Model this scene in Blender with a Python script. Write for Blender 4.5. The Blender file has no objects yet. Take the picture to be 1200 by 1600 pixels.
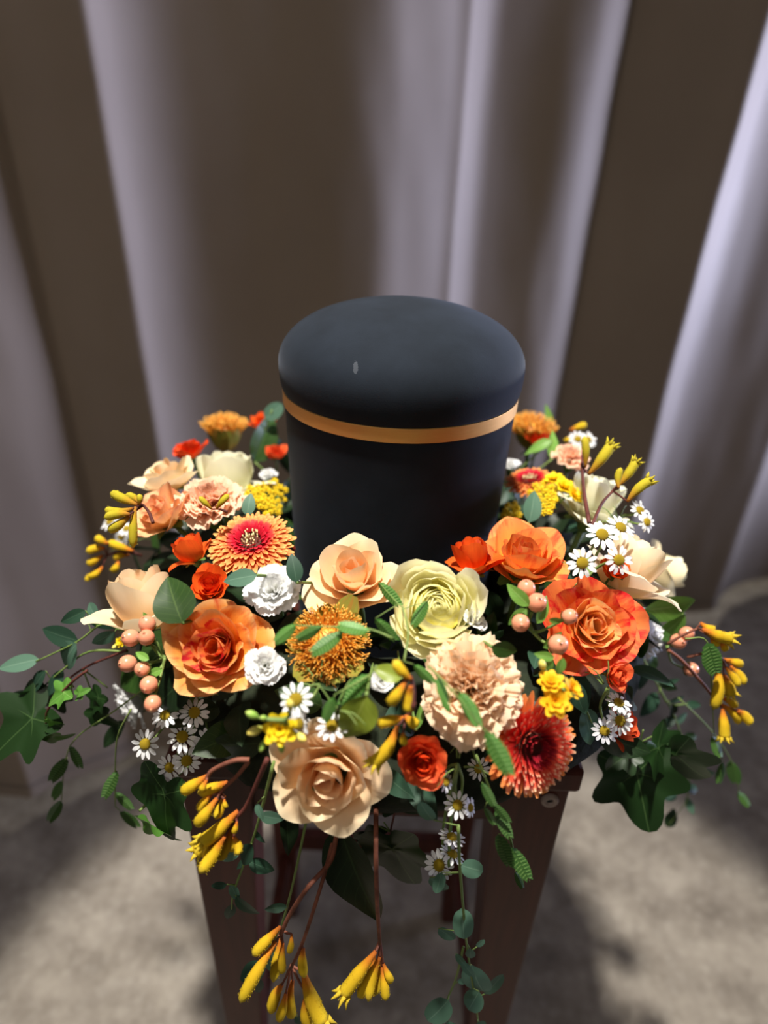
import bpy, math, random
import numpy as np
from mathutils import Vector, Matrix, Quaternion, noise

random.seed(7)
rng = np.random.default_rng(11)
scene = bpy.context.scene
COL = scene.collection
PI = math.pi

# ------------------------------------------------------------------ camera
CAM_H = 1.23                      # metres above the floor
CAM_Y = -0.527                    # the urn's axis stands at x=0.010, y=0
F_PX = 1000.0                     # focal length in pixels of a 1200 x 1600 frame
TH = math.radians(29.0)           # pitch below the horizontal
RO = math.radians(2.1)            # slight roll
CAM = Vector((0, CAM_Y, CAM_H))
_f = Vector((0, math.cos(TH), -math.sin(TH)))
_u0 = Vector((0, math.sin(TH), math.cos(TH)))
_x = Vector((1, 0, 0))
RV = _x * math.cos(RO) + _u0 * math.sin(RO)
UV_ = _u0 * math.cos(RO) - _x * math.sin(RO)
BV = -_f
cd = bpy.data.cameras.new('camera')
cam = bpy.data.objects.new('camera', cd)
COL.objects.link(cam)
cam.matrix_world = Matrix(((RV.x, UV_.x, BV.x, CAM.x), (RV.y, UV_.y, BV.y, CAM.y), (RV.z, UV_.z, BV.z, CAM.z), (0, 0, 0, 1)))
cd.sensor_fit = 'VERTICAL'
cd.sensor_height = 36.0
cd.lens = 36.0 * F_PX / 1600.0
cd.clip_start = 0.02
cd.dof.use_dof = True
cd.dof.focus_distance = 0.45
cd.dof.aperture_fstop = 2.7
scene.camera = cam

# ------------------------------------------------------------------ world, lamps, exposure
world = bpy.data.worlds.new('world')
scene.world = world
world.use_nodes = True
bg = world.node_tree.nodes['Background']
bg.inputs['Color'].default_value = (1.0, 0.92, 0.84, 1)
bg.inputs['Strength'].default_value = 0.05

def lamp(name, kind, loc, aim, energy, color, **kw):
    d = bpy.data.lights.new(name, kind)
    d.energy = energy
    d.color = color
    for k, v in kw.items():
        setattr(d, k, v)
    o = bpy.data.objects.new(name, d)
    COL.objects.link(o)
    o.location = loc
    o.rotation_euler = (Vector(aim) - Vector(loc)).to_track_quat('-Z', 'Y').to_euler()
    return o

# ceiling downlight over the arrangement, unseen soft fill light added behind the viewer, daylight from the right
lamp('ceiling_downlight', 'SPOT', (-0.12, -0.23, 2.75), (0.10, -0.17, 0.0), 310, (1.0, 0.95, 0.87), spot_size=math.radians(33), spot_blend=0.22, shadow_soft_size=0.05)
lamp('fill_light', 'AREA', (-0.9, -1.9, 2.6), (0, 0.1, 0.9), 10, (1.0, 0.91, 0.82), size=1.0)
lamp('side_daylight', 'AREA', (3.4, 1.30, 0.9), (-0.3, 0.75, 1.75), 31, (0.62, 0.68, 1.0), size=0.8, spread=math.radians(64))
lamp('light_beyond_curtain', 'AREA', (0.6, 3.0, 2.4), (0.4, 2.0, 0.0), 30, (1.0, 0.95, 0.88), size=0.8)

vs = scene.view_settings
vs.view_transform = 'Standard'
vs.look = 'None'
vs.gamma = 1.0
vs.use_curve_mapping = False
vs.exposure = 0.0

# ------------------------------------------------------------------ pixel -> place
def ray(px, py):
    return (RV * ((px - 600) / F_PX) + UV_ * ((800 - py) / F_PX) + _f).normalized()

def at(px, py, Y):
    d = ray(px, py)
    return CAM + d * ((Y - CAM.y) / d.y)

UX = 0.010
def ring_f(p):
    r = math.hypot(p.x - UX, p.y)
    return ((r - 0.18) / 0.11) ** 2 + ((p.z - (CAM_H - 0.40)) / 0.15) ** 2 - 1

def on_ring(px, py):
    """where the sight line through this spot meets the doughnut of flowers round the urn"""
    d = ray(px, py)
    best = None
    t = 0.30
    while t < 1.2:
        p = CAM + d * t
        v = ring_f(p)
        if v < 0:
            return p
        if best is None or v < best[0]:
            best = (v, p)
        t += 0.003
    return best[1]

def place(px, py, Y=None):
    return on_ring(px, py) if Y is None else at(px, py, Y)

def depth(p):
    return (p - CAM).dot(_f)

def view(r, u, t):
    return (RV * r + UV_ * u + BV * t).normalized()

# ------------------------------------------------------------------ object helpers
def link(o, parent=None):
    COL.objects.link(o)
    if parent is not None:
        o.parent = parent
    return o

def mesh(name, verts, faces, mat=None, uv=None, smooth=True):
    m = bpy.data.meshes.new(name)
    m.from_pydata([tuple(v) for v in verts], [], [tuple(int(i) for i in f) for f in faces])
    if smooth:
        m.polygons.foreach_set('use_smooth', [True] * len(m.polygons))
    if uv is not None:
        uv = np.asarray(uv, dtype=np.float32)
        lay = m.uv_layers.new(name='UVMap')
        li = np.empty(len(m.loops), dtype=np.int32)
        m.loops.foreach_get('vertex_index', li)
        lay.data.foreach_set('uv', uv[li].ravel())
    if mat is not None:
        m.materials.append(mat)
    m.update()
    return m

def part(name, me, parent, M=None, label=None, kind=None):
    o = bpy.data.objects.new(name, me)
    link(o, parent)
    if M is not None:
        o.matrix_basis = M
    if label:
        o['label'] = label
    if kind:
        o['kind'] = kind
    return o

def tag(o, label, cat, group=None):
    o['label'] = label
    o['category'] = cat
    if group:
        o['group'] = group
    return o

def thing(name, label, cat, M, group=None):
    o = bpy.data.objects.new(name, None)
    o.empty_display_size = 0.02
    link(o)
    o.matrix_basis = M
    return tag(o, label, cat, group)

def frame(loc, d, twist=0.0, scale=1.0):
    q = Vector(d).to_track_quat('Z', 'Y')
    return Matrix.Translation(loc) @ q.to_matrix().to_4x4() @ Matrix.Rotation(twist, 4, 'Z') @ Matrix.Scale(scale, 4)

def grid_faces(nv, nu, wrap=False):
    f = []
    for i in range(nv - 1):
        for j in range(nu if wrap else nu - 1):
            k = (j + 1) % nu
            f.append((i * nu + j, i * nu + k, (i + 1) * nu + k, (i + 1) * nu + j))
    return f

class MB:
    """collects shapes that make up ONE part"""
    def __init__(self):
        self.v, self.f, self.uv = [], [], []
    def add(self, v, f, uv=None):
        o = len(self.v)
        self.v += [tuple(p) for p in v]
        self.f += [tuple(int(i) + o for i in q) for q in f]
        self.uv += [tuple(u) for u in uv] if uv is not None else [(0.5, 0.5)] * len(v)
    def mesh(self, name, mat, smooth=True):
        return mesh(name, self.v, self.f, mat, self.uv, smooth)

def tube_data(pts, radii, n=6, cap=True):
    pts = [Vector(p) for p in pts]
    k = len(pts)
    V, U = [], []
    ref = Vector((0.3, 0.2, 0.93))
    for i, p in enumerate(pts):
        t = (pts[min(i + 1, k - 1)] - pts[max(i - 1, 0)]).normalized()
        a = t.cross(ref)
        if a.length < 1e-4:
            a = t.cross(Vector((1, 0, 0)))
        a.normalize()
        b = t.cross(a)
        for j in range(n):
            w = 2 * PI * j / n
            V.append(p + (a * math.cos(w) + b * math.sin(w)) * radii[i])
            U.append((j / n, i / (k - 1)))
    F = grid_faces(k, n, True)
    if cap:
        F.append(tuple(range(n))[::-1])
        F.append(tuple(range((k - 1) * n, k * n)))
    return V, F, U

def tube(name, pts, radii, mat, n=6):
    if not hasattr(radii, '__len__'):
        radii = [radii] * len(pts)
    V, F, U = tube_data(pts, radii, n)
    return mesh(name, V, F, mat, U)

def smooth_path(pts, k=6):
    """Catmull-Rom through the points"""
    pts = [Vector(p) for p in pts]
    if len(pts) < 3:
        return [pts[0].lerp(pts[-1], i / k) for i in range(k + 1)]
    P = [pts[0] * 2 - pts[1]] + pts + [pts[-1] * 2 - pts[-2]]
    out = []
    for i in range(1, len(P) - 2):
        for j in range(k):
            t = j / k
            a, b, c, d = P[i - 1], P[i], P[i + 1], P[i + 2]
            out.append(0.5 * ((2 * b) + (c - a) * t + (2 * a - 5 * b + 4 * c - d) * t * t + (3 * b - a - 3 * c + d) * t ** 3))
    out.append(pts[-1])
    return out

def lathe(name, prof, mat, n=64, close=True):
    V, U = [], []
    for i, (r, z) in enumerate(prof):
        for j in range(n):
            w = 2 * PI * j / n
            V.append((r * math.cos(w), r * math.sin(w), z))
            U.append((j / n, i / (len(prof) - 1)))
    F = grid_faces(len(prof), n, True)
    if close:
        F.append(tuple(range(n))[::-1])
        F.append(tuple(range((len(prof) - 1) * n, len(prof) * n)))
    return mesh(name, V, F, mat, U)

def box_data(x0, x1, y0, y1, z0, z1):
    v = [(x, y, z) for z in (z0, z1) for y in (y0, y1) for x in (x0, x1)]
    return v, [(0, 2, 3, 1), (4, 5, 7, 6), (0, 1, 5, 4), (2, 6, 7, 3), (0, 4, 6, 2), (1, 3, 7, 5)]

# ------------------------------------------------------------------ materials
def new_mat(name):
    m = bpy.data.materials.new(name)
    m.use_nodes = True
    nt = m.node_tree
    return m, nt, nt.nodes['Principled BSDF'], nt.nodes['Material Output']

def col4(c):
    return (c[0], c[1], c[2], 1.0)

def srgb(r, g, b):
    def f(x):
        x /= 255.0
        return x / 12.92 if x <= 0.04045 else ((x + 0.055) / 1.055) ** 2.4
    return (f(r), f(g), f(b))

def ramp(nt, stops):
    n = nt.nodes.new('ShaderNodeValToRGB')
    e = n.color_ramp.elements
    while len(e) > 1:
        e.remove(e[0])
    e[0].position = stops[0][0]
    e[0].color = col4(stops[0][1])
    for p, c in stops[1:]:
        k = e.new(p)
        k.color = col4(c)
    return n

def mixc(nt, fac, a, b, mode='MIX'):
    n = nt.nodes.new('ShaderNodeMix')
    n.data_type = 'RGBA'
    n.blend_type = mode
    for i, s in ((0, fac), (6, a), (7, b)):
        if hasattr(s, 'links') or hasattr(s, 'is_output'):
            nt.links.new(s, n.inputs[i])
        elif isinstance(s, (int, float)):
            n.inputs[i].default_value = s
        else:
            n.inputs[i].default_value = col4(s)
    return n.outputs[2]

def math_n(nt, op, a, b=None, clamp=False):
    n = nt.nodes.new('ShaderNodeMath')
    n.operation = op
    n.use_clamp = clamp
    for i, s in ((0, a), (1, b)):
        if s is None:
            continue
        if isinstance(s, (int, float)):
            n.inputs[i].default_value = s
        else:
            nt.links.new(s, n.inputs[i])
    return n.outputs[0]

def noise_n(nt, vec, scale, detail=3, rough=0.5):
    n = nt.nodes.new('ShaderNodeTexNoise')
    n.inputs['Scale'].default_value = scale
    n.inputs['Detail'].default_value = detail
    n.inputs['Roughness'].default_value = rough
    if vec is not None:
        nt.links.new(vec, n.inputs['Vector'])
    return n

def petal_mat(name, stops, flame=None, flame_amt=0.0, flame_lo=0.45, rough=0.6, trans=0.25, vary=0.12, spec=0.25):
    """stops: colours from the petal's base (0) to its rim (1); flame: irregular streaks of a second colour"""
    m, nt, bs, out = new_mat(name)
    L = nt.links
    tc = nt.nodes.new('ShaderNodeTexCoord')
    oi = nt.nodes.new('ShaderNodeObjectInfo')
    sp = nt.nodes.new('ShaderNodeSeparateXYZ')
    L.new(tc.outputs['UV'], sp.inputs[0])
    rp = ramp(nt, stops)
    L.new(sp.outputs['Y'], rp.inputs[0])
    c = rp.outputs[0]
    mp = nt.nodes.new('ShaderNodeVectorMath')
    mp.operation = 'MULTIPLY'
    L.new(tc.outputs['UV'], mp.inputs[0])
    mp.inputs[1].default_value = (5.0, 1.3, 1.0)
    ad = nt.nodes.new('ShaderNodeVectorMath')
    ad.operation = 'ADD'
    L.new(mp.outputs[0], ad.inputs[0])
    sc = nt.nodes.new('ShaderNodeVectorMath')
    sc.operation = 'SCALE'
    sc.inputs[0].default_value = (37.0, 53.0, 11.0)
    L.new(oi.outputs['Random'], sc.inputs['Scale'])
    L.new(sc.outputs[0], ad.inputs[1])
    if flame is not None:
        nz = noise_n(nt, ad.outputs[0], 1.3, 4, 0.55)
        th = ramp(nt, [(flame_lo, (0, 0, 0)), (flame_lo + 0.16, (1, 1, 1))])
        L.new(nz.outputs['Fac'], th.inputs[0])
        vv = math_n(nt, 'POWER', sp.outputs['Y'], 0.8)
        fac = math_n(nt, 'MULTIPLY', th.outputs[0], math_n(nt, 'MULTIPLY', vv, flame_amt), True)
        c = mixc(nt, fac, c, flame)
    n2 = noise_n(nt, ad.outputs[0], 3.0, 3, 0.6)
    k = math_n(nt, 'ADD', math_n(nt, 'MULTIPLY', n2.outputs['Fac'], 2 * vary), 1.0 - vary)
    k = math_n(nt, 'ADD', k, math_n(nt, 'MULTIPLY', math_n(nt, 'SUBTRACT', oi.outputs['Random'], 0.5), vary))
    hs = nt.nodes.new('ShaderNodeHueSaturation')
    L.new(c, hs.inputs['Color'])
    L.new(k, hs.inputs['Value'])
    c = hs.outputs[0]
    L.new(c, bs.inputs['Base Color'])
    bs.inputs['Roughness'].default_value = rough
    bs.inputs['Specular IOR Level'].default_value = spec
    if trans > 0:
        tr = nt.nodes.new('ShaderNodeBsdfTranslucent')
        L.new(c, tr.inputs['Color'])
        mx = nt.nodes.new('ShaderNodeMixShader')
        mx.inputs[0].default_value = trans
        L.new(bs.outputs[0], mx.inputs[1])
        L.new(tr.outputs[0], mx.inputs[2])
        L.new(mx.outputs[0], out.inputs['Surface'])
    return m

def leaf_mat(name, base, vein, rough=0.42, trans=0.18, side=True, spec=0.4, vary=0.3, veinw=0.035):
    m, nt, bs, out = new_mat(name)
    L = nt.links
    tc = nt.nodes.new('ShaderNodeTexCoord')
    oi = nt.nodes.new('ShaderNodeObjectInfo')
    sp = nt.nodes.new('ShaderNodeSeparateXYZ')
    L.new(tc.outputs['UV'], sp.inputs[0])
    ax = math_n(nt, 'ABSOLUTE', math_n(nt, 'SUBTRACT', sp.outputs['X'], 0.5))
    mid = math_n(nt, 'LESS_THAN', ax, veinw * 0.6)
    if side:
        w = math_n(nt, 'SUBTRACT', math_n(nt, 'MULTIPLY', sp.outputs['Y'], 7.0), math_n(nt, 'MULTIPLY', ax, 4.0))
        fr = math_n(nt, 'FRACT', w)
        sv = math_n(nt, 'MULTIPLY', math_n(nt, 'LESS_THAN', fr, 0.10), 0.5)
        mid = math_n(nt, 'MAXIMUM', mid, sv)
    nz = noise_n(nt, tc.outputs['Object'], 60.0, 3)
    k = math_n(nt, 'ADD', math_n(nt, 'MULTIPLY', nz.outputs['Fac'], vary), 1.0 - vary * 0.5)
    k = math_n(nt, 'ADD', k, math_n(nt, 'MULTIPLY', math_n(nt, 'SUBTRACT', oi.outputs['Random'], 0.5), vary * 1.6))
    c = mixc(nt, math_n(nt, 'MULTIPLY', mid, 0.55), base, vein)
    hs = nt.nodes.new('ShaderNodeHueSaturation')
    L.new(c, hs.inputs['Color'])
    L.new(k, hs.inputs['Value'])
    c = hs.outputs[0]
    L.new(c, bs.inputs['Base Color'])
    bs.inputs['Roughness'].default_value = rough
    bs.inputs['Specular IOR Level'].default_value = spec
    tr = nt.nodes.new('ShaderNodeBsdfTranslucent')
    L.new(c, tr.inputs['Color'])
    mx = nt.nodes.new('ShaderNodeMixShader')
    mx.inputs[0].default_value = trans
    L.new(bs.outputs[0], mx.inputs[1])
    L.new(tr.outputs[0], mx.inputs[2])
    L.new(mx.outputs[0], out.inputs['Surface'])
    return m

def plain_mat(name, c1, c2=None, scale=40, rough=0.6, metal=0.0, spec=0.4, bump=0.0, stretch=None, uvgrad=None):
    m, nt, bs, out = new_mat(name)
    L = nt.links
    tc = nt.nodes.new('ShaderNodeTexCoord')
    vec = tc.outputs['Object']
    if stretch:
        mp = nt.nodes.new('ShaderNodeMapping')
        mp.inputs['Scale'].default_value = stretch
        L.new(vec, mp.inputs[0])
        vec = mp.outputs[0]
    nz = noise_n(nt, vec, scale, 5, 0.55)
    if uvgrad:
        sp = nt.nodes.new('ShaderNodeSeparateXYZ')
        L.new(tc.outputs['UV'], sp.inputs[0])
        rp = ramp(nt, uvgrad)
        L.new(sp.outputs['Y'], rp.inputs[0])
        c = mixc(nt, math_n(nt, 'MULTIPLY', nz.outputs['Fac'], 0.35), rp.outputs[0], c2 or c1)
    else:
        rp = ramp(nt, [(0.3, c1), (0.7, c2 or c1)])
        L.new(nz.outputs['Fac'], rp.inputs[0])
        c = rp.outputs[0]
    L.new(c, bs.inputs['Base Color'])
    bs.inputs['Roughness'].default_value = rough
    bs.inputs['Metallic'].default_value = metal
    bs.inputs['Specular IOR Level'].default_value = spec
    if bump:
        b = nt.nodes.new('ShaderNodeBump')
        b.inputs['Strength'].default_value = bump
        b.inputs['Distance'].default_value = 0.002
        L.new(nz.outputs['Fac'], b.inputs['Height'])
        L.new(b.outputs[0], bs.inputs['Normal'])
    return m

# ================================================================== THE SETTING
def floor_mat():
    m, nt, bs, out = new_mat('worn_concrete')
    L = nt.links
    tc = nt.nodes.new('ShaderNodeTexCoord')
    a = noise_n(nt, tc.outputs['Object'], 7.0, 6, 0.65)
    b = noise_n(nt, tc.outputs['Object'], 15.0, 7, 0.7)
    v = nt.nodes.new('ShaderNodeTexVoronoi')
    v.inputs['Scale'].default_value = 45.0
    L.new(tc.outputs['Object'], v.inputs['Vector'])
    r1 = ramp(nt, [(0.3, srgb(134, 125, 115)), (0.66, srgb(184, 175, 162))])
    L.new(a.outputs['Fac'], r1.inputs[0])
    r2 = ramp(nt, [(0.30, srgb(120, 108, 96)), (0.55, (1, 1, 1))])
    L.new(b.outputs['Fac'], r2.inputs[0])
    c = mixc(nt, 0.55, r1.outputs[0], r2.outputs[0], 'MULTIPLY')
    r3 = ramp(nt, [(0.0, srgb(225, 220, 210)), (0.2, srgb(190, 184, 176)), (0.5, srgb(128, 120, 112))])
    L.new(v.outputs['Distance'], r3.inputs[0])
    c = mixc(nt, 0.12, c, r3.outputs[0])
    L.new(c, bs.inputs['Base Color'])
    bs.inputs['Roughness'].default_value = 0.85
    bu = nt.nodes.new('ShaderNodeBump')
    bu.inputs['Strength'].default_value = 0.4
    bu.inputs['Distance'].default_value = 0.004
    L.new(b.outputs['Fac'], bu.inputs['Height'])
    L.new(bu.outputs[0], bs.inputs['Normal'])
    return m

wm = plain_mat('dull_wall_plaster', srgb(120, 112, 104), srgb(136, 128, 119), scale=6, rough=0.9)
part('wall_back', mesh('wall_back', *box_data(-4, 5, 5.0, 5.1, 0.0, 3.2), wm, smooth=False), None, kind='structure')
fl = part('floor', mesh('floor', *box_data(-4, 5, -3, 5, -0.05, 0.0), floor_mat(), smooth=False), None, kind='structure')

# ---- curtain: a real folded sheet hung obliquely behind the stool
def curtain():
    m, nt, bs, out = new_mat('taupe_cloth')
    L = nt.links
    tc = nt.nodes.new('ShaderNodeTexCoord')
    a = noise_n(nt, tc.outputs['Object'], 3.0, 4)
    wv = nt.nodes.new('ShaderNodeTexWave')
    wv.inputs['Scale'].default_value = 500
    L.new(tc.outputs['Object'], wv.inputs['Vector'])
    r = ramp(nt, [(0.3, srgb(148, 132, 117)), (0.7, srgb(160, 144, 128))])
    L.new(a.outputs['Fac'], r.inputs[0])
    L.new(r.outputs[0], bs.inputs['Base Color'])
    bs.inputs['Roughness'].default_value = 0.75
    bs.inputs['Sheen Weight'].default_value = 0.25
    # the hanging line on the floor
    A = Vector((-0.86, 0.29, 0))
    B = Vector((1.12, 1.17, 0))
    e = (B - A).normalized()
    nrm = Vector((-e.y, e.x, 0))            # away from the viewer
    def u_of(px, py=400):
        d = ray(px, py)
        t = (A - CAM).dot(nrm) / d.dot(nrm)
        return ((CAM + d * t) - A).dot(e)
    tab = [(-420, .3), (-330, -.5), (-250, -.4), (-240, .6), (-150, .2), (-60, .25), (0, .45), (48, .8), (54, -.62), (110, -.5), (150, -.25), (195, -.30), (203, .95), (240, .6), (290, .25), (340, -.1), (430, -.30), (520, -.30), (580, -.12), (625, .2), (690, .22), (712, -.05), (719, .75), (742, .6), (772, -.1), (840, -.35), (875, -.05), (905, .45), (938, 1.0), (947, -.70), (1000, -.6), (1056, -.5), (1066, .8), (1105, .7), (1150, .05), (1200, -.35), (1270, -.4), (1285, .7), (1340, .2), (1420, -.4), (1500, .4), (1600, -.3), (1700, .2)]
    us = [u_of(x) for x, s in tab]
    ss = [s for x, s in tab]
    for k in range(14):                      # the curtain runs on to both sides
        us.append(us[-1] + (0.05, 0.13, 0.02, 0.16)[k % 4])
        ss.append((-0.5, -0.4, 0.7, 0.3)[k % 4])
        us.insert(0, us[0] - (0.06, 0.14, 0.02, 0.15)[k % 4])
        ss.insert(0, (0.5, 0.3, -0.5, -0.35)[k % 4])
    us, ss = np.array(us), np.array(ss)
    u = np.arange(us[0], us[-1], 0.006)
    s = np.interp(u, us, ss)
    s = s - s.mean()
    h = np.cumsum(s) * 0.006
    h -= np.polyval(np.polyfit(u, h, 5), u)
    zs = list(np.linspace(0.03, 2.65, 44))
    V, U = [], []
    for i, z in enumerate(zs):
        for j, uu in enumerate(u):
            k = 1.0 + 0.10 * math.sin(z * 1.7 + uu * 2.0)
            w = 0.006 * noise.noise(Vector((uu * 5, z * 2.2, 3.1))) + 0.0035 * noise.noise(Vector((uu * 16 + z * 3, z * 7, 1.7)))
            zz = z + (0.018 * math.sin(uu * 6 + 1.0) if i == 0 else 0)
            p = A + e * (uu + 0.012 * math.sin(z * 1.3 + uu * 3)) + nrm * (h[j] * k + w)
            V.append((p.x, p.y, max(zz, 0.012)))
            U.append((uu, z))
    me = mesh('curtain', V, grid_faces(len(zs), len(u)), m, U)
    c = part('curtain', me, None)
    md = c.modifiers.new('thick', 'SOLIDIFY')
    md.thickness = 0.003
    tag(c, 'taupe floor-length curtain hanging in deep vertical folds behind the urn', 'curtain')
    # the stitched hem is a strip of doubled cloth along the bottom
    n = len(u)
    V2, F2 = [], []
    for j in range(n):
        for i in (0, 1):
            p = Vector(V[i * n + j])
            q = p - nrm * 0.0035
            if i == 1:
                q.z = Vector(V[j]).z + 0.03
            V2.append(q)
    F2 = [(2 * j, 2 * j + 2, 2 * j + 3, 2 * j + 1) for j in range(n - 1)]
    part('hem', mesh('hem', V2, F2, m), c)
curtain()

# ================================================================== STOOL
TOP = CAM_H - 0.432
def stool():
    wood = plain_mat('dark_stained_wood', srgb(66, 30, 24), srgb(90, 44, 34), scale=14, rough=0.5, stretch=(6, 6, 0.7), bump=0.15, spec=0.3)
    st = thing('wooden_stool', 'dark reddish-brown square wooden stool carrying the urn and flowers', 'stool', Matrix.Translation((0.0, 0.0, 0.0)))
    h = 0.172
    b = MB()
    v, f = box_data(-h, h, -h, h, TOP - 0.026, TOP)
    b.add(v, f)
    o = part('seat', b.mesh('seat', wood, False), st)
    bv = o.modifiers.new('edge', 'BEVEL')
    bv.width = 0.004
    bv.segments = 2
    z1 = TOP - 0.026
    for sx in (-1, 1):
        for sy in (-1, 1):
            a, c = 0.166, 0.163
            wt, wb = 0.062, 0.030
            def ring(z, w, off):
                xo, yo = sx * off, sy * off
                xi, yi = sx * (off - w), sy * (off - w * 0.8)
                return [(xi, yi, z), (xo, yi, z), (xo, yo, z), (xi, yo, z)]
            V = ring(0.0, wb, c) + ring(z1, wt, a)
            F = [(0, 1, 2, 3), (4, 7, 6, 5)] + [(i, 4 + i, 4 + (i + 1) % 4, (i + 1) % 4) for i in range(4)]
            if sx * sy < 0:
                F = [q[::-1] for q in F]
            lo = part('leg', mesh('leg', V, F, wood, smooth=False), st)
            bv = lo.modifiers.new('edge', 'BEVEL')
            bv.width = 0.003
            bv.segments = 2
            if sx == 1 and sy == -1:
                cap = MB()
                ivory = plain_mat('screw_cap_plastic', srgb(150, 130, 120), srgb(175, 155, 145), rough=0.5)
                V, F, U = [], [], []
                prof = [(0.0075, 0.0), (0.0075, 0.002), (0.0065, 0.0032), (0.0036, 0.0032), (0.0030, 0.0010), (0.0029, 0.0009)]
                n = 20
                for r, z in prof:
                    for j in range(n):
                        w = 2 * PI * j / n
                        V.append((r * math.cos(w), -z, r * math.sin(w)))
                cme = mesh('screw_cap', V, grid_faces(len(prof), n, True), ivory)
                hole = mesh('screw_hole', [(0.0031 * math.cos(2 * PI * j / n), -0.0011, 0.0031 * math.sin(2 * PI * j / n)) for j in range(n)], [tuple(range(n))], plain_mat('dark_hole', srgb(14, 10, 9)))
                part('screw_hole', hole, lo, Matrix.Translation((0.150, -0.1660, TOP - 0.042)))
                part('screw_cap', cme, lo, Matrix.Translation((0.150, -0.1660, TOP - 0.042)), label='pale round screw cap with a dark hole')
    for sy in (-1, 1):
        v, f = box_data(-0.12, 0.12, sy * 0.150 - 0.009, sy * 0.150 + 0.009, z1 - 0.055, z1)
        part('apron', mesh('apron', v, f, wood, smooth=False), st)
        v, f = box_data(-0.135, 0.135, sy * 0.150 - 0.009, sy * 0.150 + 0.009, 0.20, 0.235)
        part('stretcher', mesh('stretcher', v, f, wood, smooth=False), st) if sy > 0 else None
    for sx in (-1, 1):
        v, f = box_data(sx * 0.150 - 0.009, sx * 0.150 + 0.009, -0.12, 0.12, z1 - 0.055, z1)
        part('apron', mesh('apron', v, f, wood, smooth=False), st)
        v, f = box_data(sx * 0.147 - 0.008, sx * 0.147 + 0.008, -0.135, 0.135, 0.16, 0.192)
        part('stretcher', mesh('stretcher', v, f, wood, smooth=False), st)
stool()

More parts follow.
